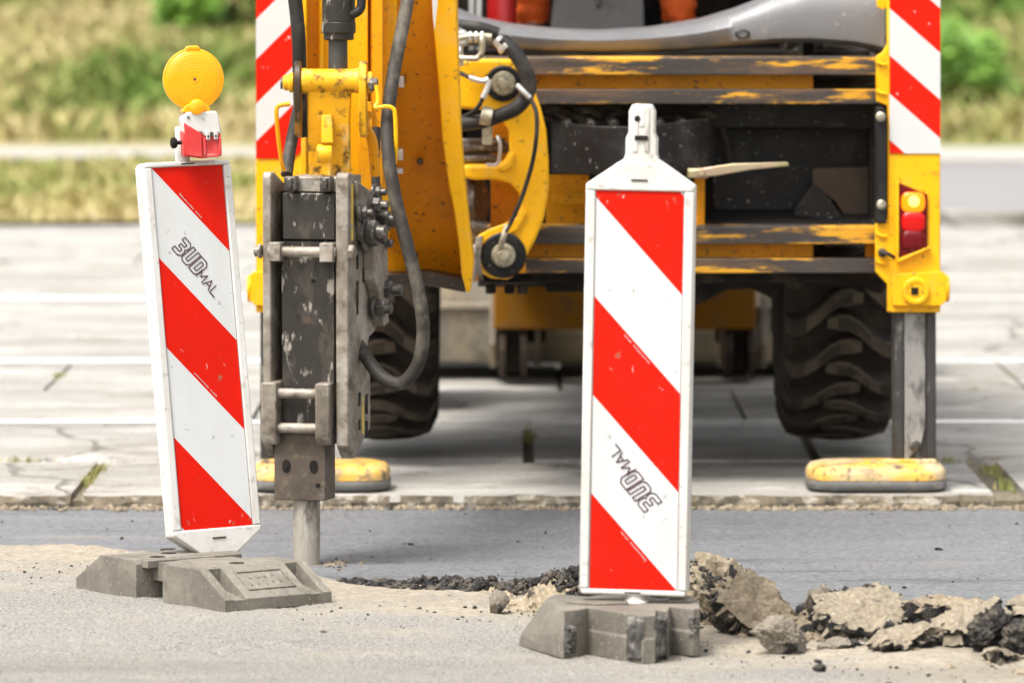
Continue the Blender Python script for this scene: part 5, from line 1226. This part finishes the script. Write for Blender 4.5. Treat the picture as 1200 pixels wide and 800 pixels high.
def rubble(name, label, items, m, flat=.8):
    V = []; Fc = []
    base = []
    for s_ in range(9):
        bm = rock_verts((1, 1, flat), s_ + 70, 2, 8, .16); bm.verts.ensure_lookup_table()
        base.append(([v.co.copy() for v in bm.verts], [[v.index for v in f.verts] for f in bm.faces])); bm.free()
    rg = random.Random(9)
    for (x, y, z, r) in items:
        vs, fs = base[rg.randrange(9)]; k = len(V); rot = Matrix.Rotation(rg.uniform(0, 6.3), 3, 'Z') @ Matrix.Rotation(rg.uniform(-.9, .9), 3, 'X')
        sx = rg.uniform(.6, 1.5)
        for v in vs:
            q = rot @ Vector((v.x * r * sx, v.y * r, v.z * r)); V.append((x + q.x, y + q.y, z + q.z))
        Fc += [[i + k for i in f] for f in fs]
    me = bpy.data.meshes.new(name); me.from_pydata(V, [], Fc); me.update(); me.materials.append(m)
    o = bpy.data.objects.new(name, me); COL.objects.link(o); tag(o, label, 'rubble', kind='stuff')
rg = random.Random(5)
def floor(x, y):
    h = heap(x, y)
    return h - .010 if h > .01 else (-.045 if y > edgeY(x) else 0.)
it = []
for k in range(3600):                                    # crumbled edge between the two bases
    x = -.50 + .92 * rg.random() ** .85; w = .35 + .65 * smoothstep(-.45, .15, x); y = edgeY(x) + (rg.gauss(-.01, .05 * w) if rg.random() < .45 else rg.uniform(-.26 * w, .08))
    it.append((x, y, max(-.03, floor(x, y)) + abs(rg.gauss(0, .012)) * w + .002, min(.019, rg.expovariate(1 / .0065) + .003)))
for k in range(900):
    x = rg.uniform(.62, 1.8); y = edgeY(x) + rg.gauss(.03, .13); it.append((x, y, floor(x, y) + .003, min(.022, rg.expovariate(1 / .006) + .004)))
for k in range(130):
    x = rg.gauss(.50, .11); y = rg.gauss(15.30, .1); it.append((x, y, floor(x, y) + .003, rg.uniform(.004, .014)))
rubble('rubble', 'black crumbs of torn bitumen strung along the cut asphalt edge', it, CM['black'])
it = []
for k in range(700):
    x = rg.gauss(.48, .13); y = 15.32 + rg.gauss(0, .12); it.append((x, y, floor(x, y) + .002, min(.02, rg.expovariate(1 / .005) + .003)))
for k in range(1300):
    x = rg.uniform(.55, 1.75); y = edgeY(x) + rg.gauss(-.01, .17); it.append((x, y, floor(x, y) + .002, min(.02, rg.expovariate(1 / .0045) + .002)))
for k in range(380):
    x = rg.uniform(-.5, .4); y = edgeY(x) + rg.gauss(-.03, .07); it.append((x, y, floor(x, y) + .001, min(.014, rg.expovariate(1 / .003) + .002)))
for k in range(1500):
    x = rg.uniform(-2.2, 2.2); y = 18.89 - abs(rg.gauss(0, .035)); it.append((x, y, -.042, min(.018, rg.expovariate(1 / .004) + .003)))
for k in range(160):
    a = rg.uniform(0, 6.28); r = abs(rg.gauss(.05, .07)); it.append((-.64 + r * math.cos(a), 17.12 + r * math.sin(a), -.042, rg.uniform(.003, .011)))
rubble('gravel', 'sandy gravel heaped among the broken asphalt', it, CM['heap'])
it = []
for k in range(900):                                    # loose grit on the road
    x = rg.uniform(-1.7, 1.6); d = abs(rg.gauss(0, .42)); y = edgeY(x) - .06 - d; it.append((x, y, .002, min(.011, rg.expovariate(1 / .0022) + .0015)))
for k in range(120):
    x = rg.uniform(-1.7, 1.8); y = rg.uniform(edgeY(x) + .1, 18.7); it.append((x, y, -.042, min(.010, rg.expovariate(1 / .0025) + .0015)))
rubble('grit', 'loose dark grit scattered over the road surface', it, CM['black'], .6)

# ------------------------------------------------------------------ light, sky, camera
SUN_EL, SUN_AZ = 62, 222       # azimuth measured clockwise from +y, the sun is behind the camera on its left
w = bpy.data.worlds.new('World'); SC.world = w; w.use_nodes = True; nt = w.node_tree
sky = nt.nodes.new('ShaderNodeTexSky'); sky.sky_type = 'NISHITA'; sky.sun_disc = False
sky.sun_elevation = R(SUN_EL); sky.sun_rotation = R(SUN_AZ); sky.dust_density = 6; sky.air_density = 1.0; sky.ozone_density = 1.0
hsv = nt.nodes.new('ShaderNodeHueSaturation'); hsv.inputs['Saturation'].default_value = .22
nt.links.new(sky.outputs[0], hsv.inputs['Color']); nt.links.new(hsv.outputs[0], nt.nodes['Background'].inputs['Color'])
nt.nodes['Background'].inputs['Strength'].default_value = .15
sl = bpy.data.lights.new('sun', 'SUN'); sl.energy = 1.5; sl.angle = R(15); sl.color = (1, .95, .87)
so = bpy.data.objects.new('sun', sl); COL.objects.link(so)
az, el = R(SUN_AZ), R(SUN_EL)
d = Vector((math.sin(az) * math.cos(el), math.cos(az) * math.cos(el), math.sin(el)))
so.rotation_euler = d.to_track_quat('Z', 'Y').to_euler(); so.location = d * 30
cam = bpy.data.cameras.new('camera'); co = bpy.data.objects.new('camera', cam); COL.objects.link(co)
co.location = (0, 0, CAMZ); co.rotation_euler = (R(90) - PITCH, 0, 0)
cam.sensor_width = 36; cam.lens = F / 1200 * 36; cam.clip_start = .5; cam.clip_end = 1000
cam.dof.use_dof = True; cam.dof.focus_distance = 16.3; cam.dof.aperture_fstop = 3.6
SC.camera = co
vs_ = SC.view_settings; vs_.view_transform = 'Standard'; vs_.look = 'None'; vs_.exposure = 1.08; vs_.gamma = 1; vs_.use_curve_mapping = False
SC.cycles.use_denoising = True
SC.cycles.max_bounces = 8
